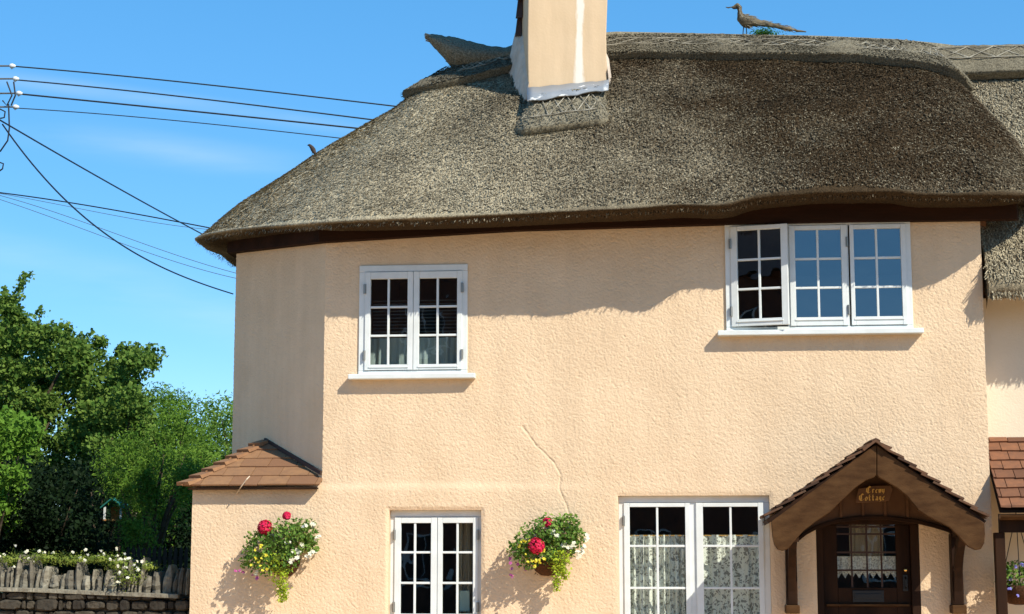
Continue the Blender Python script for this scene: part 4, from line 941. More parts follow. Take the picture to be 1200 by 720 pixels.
curtain('lace_curtain', 'flatter floral lace half-curtain behind the right casement beside the porch', 'curtain', X(814, 650, .2), h[1] - .02, h[2] + .03, zt, .20, LACE, 5, .012, seed=2)
mb = MB(); mb.tube([(h[0] + .03, .2, zt - .004), (h[1] - .03, .2, zt - .004)], .006, 6); tag(mb.build('curtain_rod', BRASS), 'thin rod carrying the lace half-curtains in the wide ground floor window', 'curtain rod')
curtain('curtain', 'tan cloth curtain drawn to the right side of the narrow ground floor window', 'curtain', X(536, 650, .25), X(566, 650, .25), RLL[2], RLL[3] - .05, .25, CURT, 4, .025, seed=3)
zg0 = Z(678, 1015, .14); curtain('door_lace', 'short scalloped lace curtain behind the leaded door glass', 'curtain', gx0 - .02, gx1 + .02, zg0, Z(652, 1015, .14), .14, LACE2, 6, .004, scallop=9, hem=.05, seed=4)
curtain('door_lace', 'plain pale net hanging above the scalloped lace in the door glass', 'curtain', gx0 + .12, gx1 - .10, Z(653, 1015, .16), Z(612, 1015, .16), .165, CURT, 4, .006, seed=5)
mb = MB(); z_ = RUL[2] + .1
while z_ < RUL[2] + .75:
    mb.hexa([Vector((RUL[0] + .08, .26, z_)), Vector((RUL[1] - .08, .26, z_)), Vector((RUL[1] - .08, .285, z_ + .012)), Vector((RUL[0] + .08, .285, z_ + .012)),
             Vector((RUL[0] + .08, .26, z_ + .002)), Vector((RUL[1] - .08, .26, z_ + .002)), Vector((RUL[1] - .08, .285, z_ + .014)), Vector((RUL[0] + .08, .285, z_ + .014))]); z_ += .033
tag(mb.build('window_blind', BLIND), 'half-lowered slatted blind behind the upper left window', 'blind')
curtain('net_curtain', 'grey-green net across the bottom panes of the upper left window', 'curtain', RUL[0] + .06, RUL[1] - .06, RUL[2] + .03, RUL[2] + .37, .22, mat('grey_net', (.30, .36, .34), .9, .05), 7, .012, seed=9)
# framed card on the sill of the narrow window
q = P(544, 704, .2); mb = MB(); mb.box(q.x - .045, q.x + .05, .2, .215, q.z - .1, q.z + .09); tag(mb.build('picture_card', mat('pale_card', (.35, .45, .42), .6, .3), bevel=.004), 'small pale card standing inside the narrow ground floor window', 'card')

# ------------------------------------------------------------------ name sign with blackletter strokes
YS = -.17
sg = [(1006, 573), (1024, 569.5), (1044, 569), (1046, 574), (1042, 587), (1026, 588.5), (1004, 589.5), (1003, 586)]
mb = MB(); mb.prism([P(a, b_, YS) for a, b_ in sg], (0, .025, 0)); SG = mb.build('name_sign', SIGNW, bevel=.003)
tag(SG, 'small wooden house name sign with gold blackletter hanging under the porch gable', 'sign')
GL = {  # strokes on a 0..1 wide, 0..1 high grid (x-height 0.62)
 'C': [[(.8, .85), (.5, 1), (.15, .75), (.12, .3), (.45, 0), (.85, .2)], [(.45, .9), (.42, .15)]],
 'r': [[(.2, .62), (.25, .0)], [(.2, .5), (.5, .65), (.7, .52)]],
 'e': [[(.15, .35), (.6, .45), (.5, .64), (.2, .5), (.15, .15), (.45, 0), (.75, .15)]],
 'w': [[(.05, .62), (.15, .05), (.35, 0)], [(.4, .62), (.42, .05), (.65, 0), (.8, .3), (.72, .64)]],
 'y': [[(.15, .62), (.2, .1), (.5, .05)], [(.7, .64), (.65, .0), (.3, -.28)]],
 'o': [[(.4, .64), (.12, .45), (.15, .1), (.45, 0), (.72, .2), (.68, .5), (.4, .64)]],
 't': [[(.35, .95), (.3, .1), (.55, 0)], [(.05, .6), (.65, .6)]],
 'a': [[(.15, .55), (.5, .64), (.62, .5), (.6, .05), (.78, 0)], [(.6, .35), (.2, .28), (.15, .05), (.55, .08)]],
 'g': [[(.6, .6), (.25, .62), (.15, .25), (.5, .12), (.62, .3), (.62, -.15), (.2, -.28)], [(.6, .62), (.62, .2)]]}
mb = MB()
def write(txt, x, z, h_, ang, y):
    for ch in txt:
        big = ch.isupper(); s_ = h_ * (1.15 if big else 1); wdt = s_ * (.85 if big else .52)
        for st in GL[ch]:
            for a, b_ in zip(st[:-1], st[1:]):
                f = lambda q: Vector((x + q[0] * wdt + math.cos(ang) * 0, y, z + q[1] * s_ + math.sin(ang) * (q[0] * wdt)))
                nib = Vector((.0042, 0, .0036)) * (1.4 if big else 1); A_, B_ = f(a), f(b_)
                if (B_ - A_).length < 1e-4: continue
                mb.hexa([A_ - nib, A_ + nib, B_ + nib, B_ - nib, A_ - nib + Vector((0, -.003, 0)), A_ + nib + Vector((0, -.003, 0)), B_ + nib + Vector((0, -.003, 0)), B_ - nib + Vector((0, -.003, 0))])
        x += wdt + h_ * .06; z += math.sin(ang) * wdt
p1, p2 = P(1015, 578, YS - .002), P(1006.5, 587, YS - .002)
write('Crewy', p1.x, p1.z, .050, 0.03, YS - .001); write('Cottage', p2.x, p2.z, .052, 0.03, YS - .001)
mb.build('gold_lettering', GOLD, SG)

# ------------------------------------------------------------------ neighbouring cottage on the right
YN = 0.38
NB = root('neighbouring_cottage', 'cream rendered cottage adjoining on the right, with lower thatch and a brown tiled porch roof', 'house', (XR, YN, 0))
XN1 = 9.0
xs2 = lines(X(1135, 400), XN1, 0.03, []); zs2 = lines(0, 4.6, 0.03, [])
A_, B_ = np.meshgrid(xs2, zs2, indexing='ij'); V = np.stack([A_.ravel(), np.full(A_.size, YN), B_.ravel()], 1)
V[:, 1] -= 0.003 * rough(V) + .02 * (vnoise(V, 1.5, 61) - .5)
np_mesh('wall', V, grid_quads(*A_.shape)[:, ::-1], CREAM, NB, True)
mb = MB(); mb.box(XR + .02, XN1, YN + .02, 4.0, 0, 4.3); mb.build('rear_walls', CREAM, NB)
# lower thatch: plane from the shared ridge to its eave
ze = P(1180, 338, -.15).z; xe = P(1158, 320, -.15).x
nr_, nt_ = 260, 120; rowsN = []; nN = None
zr = ridge_pt(1160).z - .025
for i in range(nr_):
    u = i / (nr_ - 1)
    for j in range(nt_):
        t = j / (nt_ - 8)
        xl = np.interp(min(t, 1), [0, .35, .6, .75, 1], [2.2, 2.3, 2.45, xe, xe]); x = xl + (XN1 - xl) * u ** 1.0
        if t <= 1:
            y = 2.0 + (-.17 - 2.0) * t; z = zr + (ze + .03 - zr) * t; b_ = .12 * math.sin(math.pi * t) ** .9; rowsN.append((x, y - b_ * .82, z + b_ * .57))
        else:
            k = j - (nt_ - 8); o = [(0, 0), (.005, -.03), (.02, -.055), (.06, -.075), (.12, -.085), (.25, -.07), (.4, -.05), (.52, 0)][k] if k < 8 else (.52, 0)
            rowsN.append((x, -.17 + o[0], ze + .02 + o[1]))
rowsN = np.array(rowsN); G3 = rowsN.reshape(nr_, nt_, 3).copy()
nn3 = np.array([0, -.82, .57])
rowsN = rowsN + nn3 * (.03 * (vnoise(rowsN, 26, 31) - .5) + .02 * (vnoise(rowsN, 50, 31) - .5))[:, None]
Q = grid_quads(nr_, nt_); base = len(rowsN)
side = rowsN.reshape(nr_, nt_, 3)[0]; back = side + np.array([0.02, .30, -.12]); V = np.vstack([rowsN, side, back])
qs = np.array([(base + j, base + j + 1, base + nt_ + j + 1, base + nt_ + j) for j in range(nt_ - 6)])
nth = np_mesh('thatched_roof', V, np.vstack([Q, qs]), THATCH, NB, True, .38 + .25 * vnoise(V, 2, 71))
V, Q, p, n = reeds(G3[:, :nt_ - 8], np.broadcast_to(nn3, G3[:, :nt_ - 8].shape), 90000, 15, ln=(.03, .08), lift=.016)
np_mesh('reed_surface', V, Q, THATCH, nth, False, np.repeat(np.clip(rng.normal(.30, .25, n), -.3, 1.1), 4))
nf = 4000; ff = rng.random(nf); q0 = np.stack([xe + (XN1 - xe) * ff, np.full(nf, -.16) + rng.uniform(0, .05, nf), ze + rng.uniform(-.06, 0, nf)], 1)
dv = np.stack([rng.normal(0, .2, nf), -.3 + rng.normal(0, .2, nf), -np.ones(nf)], 1); L_ = rng.uniform(.02, .06, nf)[:, None]
V = np.stack([q0 - [.004, 0, 0], q0 + [.004, 0, 0], q0 + dv * L_ + [.003, 0, 0], q0 + dv * L_ - [.003, 0, 0]], 1).reshape(-1, 3)
np_mesh('eave_reeds', V, np.arange(4 * nf).reshape(nf, 4), THATCH, nth, False, np.repeat(rng.uniform(0, .6, nf), 4))
# its ridge cap
capg = []
for i in range(150):
    x = 2.35 + (XN1 - 2.35) * i / 149
    for j in range(30):
        s_ = j / 26
        if j <= 26: d_ = .52 * s_; capg.append((x, 1.98 - d_ * .60 - .1, zr + .12 - d_ * .70 + .06 * math.sin(s_ * 3.14)))
        else: k = j - 26; capg.append((x, 1.98 - .52 * .6 - .1 + .03 * k, zr + .12 - .52 * .70 - .02 * k))
capg = np.array(capg); cg = capg + nn3 * (.025 * (vnoise(capg, 28, 81) - .5) + .04 * (vnoise(capg, 2.4, 82) - .5))[:, None]
ncap = np_mesh('ridge_cap', cg, grid_quads(150, 30), CAPT, NB, True, .2 + .3 * vnoise(cg, 2, 83))
G4 = capg.reshape(150, 30, 3); mb = MB()
gq = lambda i, s_: Vector(G4[min(149, i), int(s_ * 26)]) + Vector((0, -.016, .012))
for s_ in (.30, .72):
    for k in range(0, 140, 6): mb.tube([gq(k, s_), gq(k + 6, s_ + random.uniform(-.02, .02))], .0065, 5)
for k in range(0, 140, 6): mb.tube([gq(k, .30), gq(k + 6, .72)], .0055, 5); mb.tube([gq(k, .72), gq(k + 6, .30)], .0055, 5)
mb.build('hazel_spars', SPAR, ncap)
mb = MB(); mb.tube([(x, 1.97, zr + .03 + .01 * math.sin(x * 4)) for x in np.linspace(2.4, XN1, 50)], .10, 10); mb.build('ridge_roll', CAPT, ncap, smooth=True)
# strip coloured as shaded wall beside the thatch end, bay roof, gutter, post, beam
t0 = P(1161, 597, -.38); t1 = P(1161, 517, YN); upn = Vector((0, YN + .38, t1.z - t0.z))
tiles('porch_tiles', Vector((t0.x - .3, -.38, t0.z)), (1, 0, 0), upn, XN1 - t0.x + .3, upn.length, upn.length / 7.4, .165, TILE2, NB, clips=[(Vector((X(1164, 600), 0, 0)), Vector((-1, 0, 0))), (Vector((0, YN, 0)), Vector((0, 1, 0))), (Vector((0, -.395, 0)), Vector((0, -1, 0)))], seed=31, tilt=.02, thick=.016)
mb = MB(); mb.hexa([Vector((XR + .01, -.36, t0.z - .03)), Vector((XN1, -.36, t0.z - .03)), Vector((XN1, YN, t1.z - .03)), Vector((XR + .01, YN, t1.z - .03)), Vector((XR + .01, -.36, t0.z - .008)), Vector((XN1, -.36, t0.z - .008)), Vector((XN1, YN, t1.z - .008)), Vector((XR + .01, YN, t1.z - .008))]); mb.build('roof_boarding', DWOOD, NB)
mb = MB(); gz = t0.z - .05; prof = [( -.055 * math.cos(a), -.045 * math.sin(a)) for a in np.linspace(0, math.pi, 9)] ; prof += [(.047 * math.cos(a) * 1, -.037 * math.sin(a)) for a in np.linspace(0, math.pi, 9)]
mb.prism([(XR + .0, -.43 + p_[0], gz + p_[1]) for p_ in prof], (XN1 - XR, 0, 0)); gt = mb.build('gutter', BARGE, NB)
mb = MB(); mb.box(XR + .30, XR + .33, -.495, -.37, gz - .055, gz + .012); mb.build('gutter_joint', BARGE, gt)
mb = MB(); mb.box(XR + .01, XN1, -.36, -.28, t0.z - .20, t0.z - .04); mb.build('porch_beam', DWOOD, NB)
q0, q1 = X(1166, 660, -.30), X(1178, 660, -.30); mb = MB(); mb.box(q0, q1, -.345, -.25, 0.0, t0.z - .2); mb.build('porch_post', DWOOD, NB, bevel=.006)
mb = MB(); mb.box(q0 + 2.2, q1 + 2.2, -.345, -.25, 0.0, t0.z - .2); mb.build('porch_post', DWOOD, NB, bevel=.006)
mb = MB(); mb.box(P(1140, 300, .20).x, P(1157, 300, .20).x, .20, .24, P(1150, 349, .2).z, P(1150, 240, .2).z); mb.build('shaded_wall_strip', mat('orange_wall_shade', (.34, .15, .06), .8, .2, col2=(.2, .09, .04), nscale=8), NB)  # orange-brown colour paints the neighbour's wall as it looks in shade

# ------------------------------------------------------------------ hanging flower baskets
def petals(c, r, n, size, seed, asp=.9, squash=(1, 1, 1)):
    r_ = np.random.default_rng(seed); d_ = r_.normal(size=(n, 3)); d_ /= np.linalg.norm(d_, axis=1)[:, None]
    return leaves(np.array(c) + d_ * r * np.array(squash) * r_.uniform(.75, 1, n)[:, None], size, asp=asp, seed=seed)
def rosette(c, r, size, seed):
    """an open five-petalled flower facing out from the wall, with a little depth"""
    r_ = np.random.default_rng(seed); c = np.array(c); V = []
    for q in range(r_.integers(2, 4)):   # a few blooms to each head
        cc = c + r_.normal(size=3) * r * .5; nrm = np.array([.25, -.85, .5]) + r_.normal(size=3) * .35; nrm /= np.linalg.norm(nrm)
        a = np.cross(nrm, [0, 0, 1.]); a /= np.linalg.norm(a); b = np.cross(nrm, a); s_ = size * r_.uniform(.75, 1.2); o = r_.uniform(0, 6)
        for k in range(5):
            d = a * math.cos(o + k * 1.257) + b * math.sin(o + k * 1.257); e = np.cross(nrm, d)
            V += [cc, cc + d * s_ * .55 + e * s_ * .34 + nrm * s_ * .16, cc + d * s_ * .95 + nrm * s_ * .08, cc + d * s_ * .55 - e * s_ * .34 + nrm * s_ * .16]
    V = np.array(V); return V, np.arange(len(V)).reshape(-1, 4), np.repeat(r_.uniform(0, 1, len(V) // 4), 4)
def flower_mesh(name, cs, r, n, size, m, parent, seed, squash=(1, 1, 1)):
    for k, c in enumerate(cs):
        V, Q, T = petals(c, r, n, size, seed + k, squash=squash) if n > 50 else rosette(c, r, size * .85, seed + k)
        np_mesh(name, V, Q, m, parent, False, T)
def basket(label, outline, bowl, reds, yel, wht, pnk, trail, seed, group):
    """everything in photo pixels with a depth: real positions on the wall"""
    r_ = np.random.default_rng(seed); bx = P(bowl[0], bowl[1], -.14)
    T = root('flower_basket', label, 'hanging basket', (bx.x, 0, bx.z), group)
    mb = MB(); nb = 14; rad = .155; prof = [(0, -.155), (.06, -.148), (.11, -.11), (.14, -.05), (.155, 0), (.145, 0)]
    vs = []; 
    for (rr_, zz) in prof:
        for k in range(nb + 1):
            a = math.pi * k / nb; vs.append((bx.x + rr_ * math.cos(a), -.012 - rr_ * 1.35 * math.sin(a), bx.z + zz))
    fs = [(i*(nb+1)+k, i*(nb+1)+k+1, (i+1)*(nb+1)+k+1, (i+1)*(nb+1)+k) for i in range(len(prof) - 1) for k in range(nb)]
    mb.add(vs, fs); mb.box(bx.x - .155, bx.x + .155, -.011, -.004, bx.z - .15, bx.z + .0); mb.build('wicker_bowl', WICKER, T, True)
    pts = []
    for (px, py, rad_, Yc) in outline:
        nn_ = int(rad_ ** 2 * 1.05); c = np.array(P(px, py, Yc)); d_ = r_.normal(size=(nn_, 3)); d_ /= np.linalg.norm(d_, axis=1)[:, None]
        pp = c + d_ * (rad_ / 128) * r_.uniform(.5, 1.22, nn_)[:, None]; pts.append(pp[pp[:, 1] < -.015])
    pts = np.vstack(pts); V, Q, tn_ = leaves(pts, .042, asp=.55, bias=(.3, -.6, .5), seed=seed); np_mesh('foliage', V, Q, LEAFB, T, False, tn_)
    mb = MB()
    for px, py, Yc in ((outline[0][0], outline[0][1], -.15), (outline[1][0], outline[1][1], -.18), (outline[-1][0], outline[-1][1], -.12)): mb.tube([(bx.x, -.12, bx.z), P(px, py, Yc)], .005, 5)
    mb.build('stems', LEAFB, T)
    for k, (px, py, rr_, Yc) in enumerate(reds): flower_mesh('red_geranium', [P(px, py, Yc)], rr_ / 128, 330, .028, RED, T, seed + 50 + k)
    mk = lambda L_, Y0: [P(px, py, Y0 + r_.uniform(-.05, .03)) for px, py in L_]
    flower_mesh('yellow_flower', mk(yel, -.30), .010, 16, .018, YEL, T, seed + 100)
    flower_mesh('white_flower', mk(wht, -.24), .020, 22, .028, WHT, T, seed + 200)
    flower_mesh('magenta_flower', mk(pnk, -.22), .014, 16, .020, PNK, T, seed + 300)
    tp = []
    for (a_, b_, w_, n_) in trail:
        for k in range(n_):
            f = r_.random() ** .85; px = a_[0] + (b_[0] - a_[0]) * f + r_.normal() * w_ * (1.1 - .75 * f); py = a_[1] + (b_[1] - a_[1]) * f; tp.append(list(P(px, py, -.30 + .12 * f + r_.normal() * .02)))
    V, Q, tn_ = leaves(np.array(tp), .022, asp=.8, bias=(.3, -.6, .4), seed=seed + 9); np_mesh('trailing_foliage', V, Q, LEAFL, T, False, tn_)
    return T
rs = random.Random(3)
basket('flower basket left of the narrow ground floor window, red geranium at its upper left',
       [(325, 628, 18, -.17), (305, 640, 18, -.2), (293, 657, 11, -.2), (345, 632, 20, -.16), (358, 622, 13, -.12), (335, 655, 14, -.22), (312, 660, 14, -.22), (364, 640, 10, -.12)], (330, 656),
       [(310.5, 618, 8.5, -.24), (336, 604.5, 4.5, -.18)],
       [(303 + rs.uniform(-9, 9), 652 + rs.uniform(-15, 15)) for _ in range(12)] + [(313, 667), (308, 669), (314, 656)],
       [(344, 645), (350, 648), (337, 637.5), (354, 641), (348, 655), (341, 659), (363, 651), (368, 648), (372, 633), (374, 628), (366, 616), (358, 616), (340, 658), (358, 653), (300, 672)],
       [(280, 670), (284, 671), (298, 675), (301, 677), (276, 669)], [((322, 646), (331, 706), 7, 420), ((330, 670), (335, 704), 4, 160)], 31, 'flower baskets hung on the peach wall')
basket('flower basket between the two ground floor windows, large red geranium in its centre',
       [(640, 622, 17, -.17), (622, 632, 16, -.2), (607, 645, 12, -.2), (656, 625, 18, -.16), (668, 615, 12, -.12), (645, 648, 12, -.22), (618, 652, 14, -.22), (676, 630, 10, -.12), (664, 640, 12, -.15)], (640, 655),
       [(628.5, 640, 9.5, -.30), (641.5, 612, 5.5, -.20)],
       [(622 + rs.uniform(-18, 16), 648 + rs.uniform(-14, 12)) for _ in range(15)] + [(611, 635), (616, 634), (621, 634), (632, 657), (627, 664), (638, 655)],
       [(649, 624), (653, 627), (668, 642), (672, 640), (676, 646), (684, 640), (686, 632), (681, 646), (664, 641), (661, 639), (678, 651), (688, 628)],
       [(597, 655), (600, 667), (599, 673), (607, 662), (615, 668), (618, 666), (598, 660), (600, 676)], [((655, 644), (652, 693), 6, 330), ((661, 646), (663, 680), 5, 240)], 57, 'flower baskets hung on the peach wall')
# basket under the neighbour's porch
bx = P(1194, 686, -.12)
T = root('hanging_basket', 'round brown hanging basket of small blue flowers under the neighbour\'s tiled porch', 'hanging basket', tuple(bx))
mb = MB(); mb.tube([bx + Vector((0, 0, z)) for z in (-.17, -.16, -.10, -.03, .0)], [.04, .09, .15, .18, .18], 18); mb.build('bowl', WICKER, T, smooth=True)
mb = MB(); hk = bx + Vector((0, 0, .62))
for k in range(3): a = 2.1 * k + .4; mb.tube([bx + Vector((.17 * math.cos(a), .17 * math.sin(a), 0)), hk], .004, 5)
mb.tube([hk, Vector((hk.x, hk.y, t0.z + .03))], .005, 5); mb.build('hanging_chains', BLACK, T)
r_ = np.random.default_rng(8); d_ = r_.normal(size=(900, 3)); d_ /= np.linalg.norm(d_, axis=1)[:, None]; V, Q, tn_ = leaves(np.array(bx) + [0, 0, .05] + d_ * [.19, .19, .15] * r_.uniform(.6, 1.1, 900)[:, None], .035, seed=9); np_mesh('foliage', V, Q, LEAFB, T, False, tn_)
flower_mesh('blue_flower', [bx + Vector((.2 * math.sin(k * 2.4), -.13 - .05 * math.cos(k * 2.4), .05 + .13 * math.cos(k * 1.7))) for k in range(22)], .012, 14, .02, BLUF, T, 900)

# ------------------------------------------------------------------ straw pheasant on the ridge, tuft of moss, small bird
sp = [(850.5, 8.5, .45), (857, 8.8, .9), (860.5, 8.6, 2.1), (864, 7.2, 3.3), (866.5, 8.6, 3.2), (867, 13, 2.7), (867, 17, 3.4), (869, 21, 6.0), (873, 24.5, 8.0), (879, 26, 7.2), (884, 26.5, 4.9), (892, 27.6, 3.6), (905, 29.8, 3.2), (920, 33, 2.5), (934, 36, 1.6), (947, 38.6, .6)]
c0 = P(872, 39, 2.0)
T = root('straw_pheasant', 'weathered straw pheasant with a long tail standing on the thatch ridge', 'roof ornament', tuple(c0))
sc_ = 18 / 2050 * 1.0
pp = []; rr2 = []
for a, b_ in zip(sp[:-1], sp[1:]):
    for k in range(5): f = k / 5; pp.append(P(a[0] + (b_[0]-a[0])*f, a[1] + (b_[1]-a[1])*f, 2.0)); rr2.append((a[2] + (b_[2]-a[2])*f) * sc_)
mb = MB(); mb.tube(pp, rr2, 14)
vv = np.array(mb.v); amp = np.minimum(.016, 1) * (vnoise(vv, 38, 6) - .5); cc = vv[:, 1] - 2.0; vv[:, 1] = 2 + cc * .8; vv[:, 2] += amp; vv[:, 0] += amp * .6; mb.v = [tuple(x) for x in vv]
mb.build('body', STRAW, T, smooth=True)
mb = MB()
for k in range(150):
    i = random.randint(18, len(pp) - 8); a = random.uniform(0, 6.28); b0 = pp[i] + Vector((0, .8 * math.cos(a), math.sin(a))) * rr2[i]; dr = (pp[i + 3] - pp[i]).normalized()
    mb.tube([b0, b0 + dr * random.uniform(.03, .07) + Vector((0, .8 * math.cos(a), math.sin(a))) * .012], .0028, 4)
mb.build('loose_straws', SPAR, T)
for px0, px1 in ((871.5, 870.5), (874.5, 875)):
    mb = MB(); mb.tube([P(px0, 31, 2.0), P(px1, 38.5 + 3, 2.0)], .006, 6); mb.build('leg', BLACK, T)
r_ = np.random.default_rng(4); n = 600; c = np.stack([r_.normal(0, .045, n), r_.normal(0, .05, n), np.abs(r_.normal(0, .03, n)) - .02], 1); c[:, 0] += np.minimum(r_.exponential(.05, n), .2); k0 = P(889, 39.5, 2.0)
V, Q, tn_ = leaves(c + np.array(k0), .022, seed=6); tag(np_mesh('moss_tuft', V, Q, MOSS, None, False, tn_), kind='stuff', label= 'green tuft of moss growing on the ridge behind the straw pheasant', cat='moss')
Wp = Gf.reshape(nU, nV, 3)[::2, ::2].reshape(-1, 3); rel = (Wp - np.array(CAM)) @ np.array(_M)   # the loft point that shows highest above the photo's column
pxs_ = 600 + F_PX * rel[:, 0] / -rel[:, 2]; pys_ = 360 - F_PX * rel[:, 1] / -rel[:, 2]; sel = np.abs(pxs_ - 362.5) < 3
q = Vector(Wp[sel][np.argmin(pys_[sel])]) + Vector((0, 0, .045)); print('bird at', q, pys_[sel].min()); 
T = root('small_bird', 'tiny dark bird perched on the left slope of the thatch', 'bird', tuple(q))
mb = MB(); mb.tube([q + Vector(v) for v in ((.055, 0, -.035), (.03, 0, .0), (.015, 0, .03), (.0, 0, .055), (-.018, 0, .075), (-.03, 0, .082), (-.048, 0, .080))], [.006, .018, .026, .022, .016, .013, .002], 10); mb.build('body', mat('bird_feathers', (.035, .028, .024), .8, .2, col2=(.07, .05, .04), nscale=30), T, smooth=True)
for dx in (-.006, .010): mb = MB(); mb.tube([q + Vector((.012 + dx, dx, .01)), q + Vector((.012 + dx, dx, -.05))], .003, 5); mb.build('leg', BLACK, T)

# ------------------------------------------------------------------ stone wall with upright coping on the left
YW0, YW1 = .26, .60
WL = root('stone_wall', 'grey rubble garden wall with jagged upright coping stones left of the cottage', 'wall', (XL - .05, YW0, 0))
zb_at = lambda x: np.interp(x, [P(0, 688, YW0).x, P(205, 697, YW0).x], [P(0, 688, YW0).z, P(205, 697, YW0).z])
x = XL - .03; rw = random.Random(12); mbs = 0
mb = MB()
while x > -8.6 and mbs < 95:
    w_ = rw.choice((.03, .04, .055, .07, .10)); big_ = rw.random() < .3; h_ = rw.uniform(.25, .33) if big_ else rw.uniform(.13, .22)
    if x > XL - .35: h_ = rw.uniform(.20, .29)
    mb = MB(); mb.tone = rw.random() ** 1.5; z0 = zb_at(x) + .0; nx_, nz_ = 3, 5; ls = rw.uniform(-.12, .12)
    # irregular slab: rings up the height
    vs = []; K = 8
    for j in range(nz_ + 1):
        k = j / nz_; zz = z0 + h_ * k; hw = w_ * .5 * (1 - (.75 if big_ else .35) * max(0, k - .55) / .45) * rw.uniform(.86, 1.06); hd = .17 * (1 - .30 * k ** 3) * rw.uniform(.93, 1.04); cx_ = x - w_ * .5 + ls * h_ * k
        for q in range(K):
            a = 2 * math.pi * q / K; ca_, sa_ = math.cos(a), math.sin(a); sx_ = math.copysign(abs(ca_) ** .45, ca_); sy_ = math.copysign(abs(sa_) ** .45, sa_)
            vs.append((cx_ + hw * sx_ * rw.uniform(.85, 1.08), (YW0 + YW1) / 2 + hd * sy_ * rw.uniform(.95, 1.03), zz + rw.uniform(-.008, .008)))
    fs = [(j*K + q, j*K + (q+1) % K, (j+1)*K + (q+1) % K, (j+1)*K + q) for j in range(nz_) for q in range(K)] + [tuple(range(K))[::-1], tuple(nz_*K + q for q in range(K))]
    mb.add(vs, fs); mb.build('coping_stone', STONE, WL, smooth=False); x -= w_ * rw.uniform(.93, 1.02); mbs += 1
mb = MB(); xx = XL - .18
while xx > -9: 
    w_ = rw.uniform(.4, .8); a, b_ = zb_at(xx - w_), zb_at(xx); mb.tone = rw.random() * .4; o = rw.uniform(-.01, .01)
    mb.hexa([(xx - w_, YW0 - .06 + o, a - .035), (xx - .004, YW0 - .06 + o, b_ - .035), (xx - .004, YW1 + .05, b_ - .035), (xx - w_, YW1 + .05, a - .035), (xx - w_, YW0 - .055 + o, a + .004), (xx - .004, YW0 - .055 + o, b_ + .004), (xx - .004, YW1 + .05, b_ + .004), (xx - w_, YW1 + .05, a + .004)]); xx -= w_
mb.build('ledge_slabs', STONE, WL, bevel=.004)
mb = MB(); mb.box(-9, XL - .01, YW0 + .05, YW1, -.1, 1.27)
z = 0.9
mb.box(-9, XL - .01, YW0 + .01, YW0 + .06, -.1, .9)
while z < 1.32:
    h_ = rw.uniform(.045, .10); xx = XL - .01 + rw.uniform(0, .1)
    while xx > -9:
        w_ = rw.uniform(.05, .24) if rw.random() < .75 else rw.uniform(.03, .05); mb.tone = rw.random(); hh = h_ * rw.uniform(.75, 1.25); o = rw.uniform(-.035, .012); K = 9; ring = []; zt_ = zb_at(xx) - .034
        for (ys, sc_) in ((YW0 + .10, 1.02), (YW0 + o + .012, .98), (YW0 + o - .012, .78)):
            for q_ in range(K):
                a = 2 * math.pi * q_ / K + .3; ca_, sa_ = math.cos(a), math.sin(a)
                ring.append((xx - w_ / 2 + w_ * .5 * sc_ * math.copysign(abs(ca_) ** .55, ca_) * rw.uniform(.86, 1.06), ys + rw.uniform(-.006, .006), min(z + h_ / 2 + hh * .5 * sc_ * math.copysign(abs(sa_) ** .55, sa_) * rw.uniform(.84, 1.08), zt_)))
        mb.add(ring, [(i_*K + q_, i_*K + (q_+1) % K, (i_+1)*K + (q_+1) % K, (i_+1)*K + q_) for i_ in range(2) for q_ in range(K)] + [tuple(2*K + q_ for q_ in range(K))]); xx -= w_
    z += h_
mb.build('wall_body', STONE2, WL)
# flowering plants growing on the coping
def wall_plant(px, py, wpx, hpx, label, seed, nfl, nl=500, Y=.40, mat_=None, flm=None):
    r_ = np.random.default_rng(seed); c = P(px, py, Y); T = root('wall_plant', label, 'plant', tuple(c), 'white-flowered plants along the garden wall')
    s_ = 1 / 125.0; d_ = r_.normal(size=(nl, 3)) * np.array([wpx * .45, 9, hpx * .42]) * s_; V, Q, tn_ = leaves(np.array(c) + d_, .026, asp=.5, seed=seed); np_mesh('foliage', V, Q, mat_ or LEAFW, T, False, tn_)
    f = [(c.x + r_.normal() * wpx * .5 * s_, Y - .06 + r_.normal() * .05, c.z + (abs(r_.normal()) * .8 + .1) * hpx * s_ * (1 if r_.random() < .8 else -.6)) for _ in range(nfl)]
    flower_mesh('white_flower', f, .011, 12, .018, WHT, T, seed)
    mb = MB(); 
    for q in f[:10]: mb.tube([c + Vector((r_.normal() * .03, 0, 0)), q], .002, 4)
    mb.build('stems', mat_ or LEAFW, T)
for k, a in enumerate([(12, 655, 34, 9, 'low mat of white daisies on the coping at the left edge'), (52, 654, 30, 8, 'yellowish leafy mat with one taller white flower, second from the left on the coping'),
          (88, 656, 26, 8, 'low white-flowered mat on the coping, third from the left'), (118, 655, 24, 7, 'small plant on the coping directly below the green-roofed bird table'),
          (142, 661, 22, 10, 'bushy plant on the coping just right of the bird table'), (152, 676, 20, 14, 'clump trailing down over the coping stones with the largest white blooms'),
          (175, 664, 14, 6, 'small green tuft nearest the cottage end of the coping')]):
    wall_plant(*a[:4], a[4], 400 + k, (8, 6, 5, 6, 9, 14, 2)[k], 500 if k < 5 else 380, Y=(.40 if k != 5 else .24))

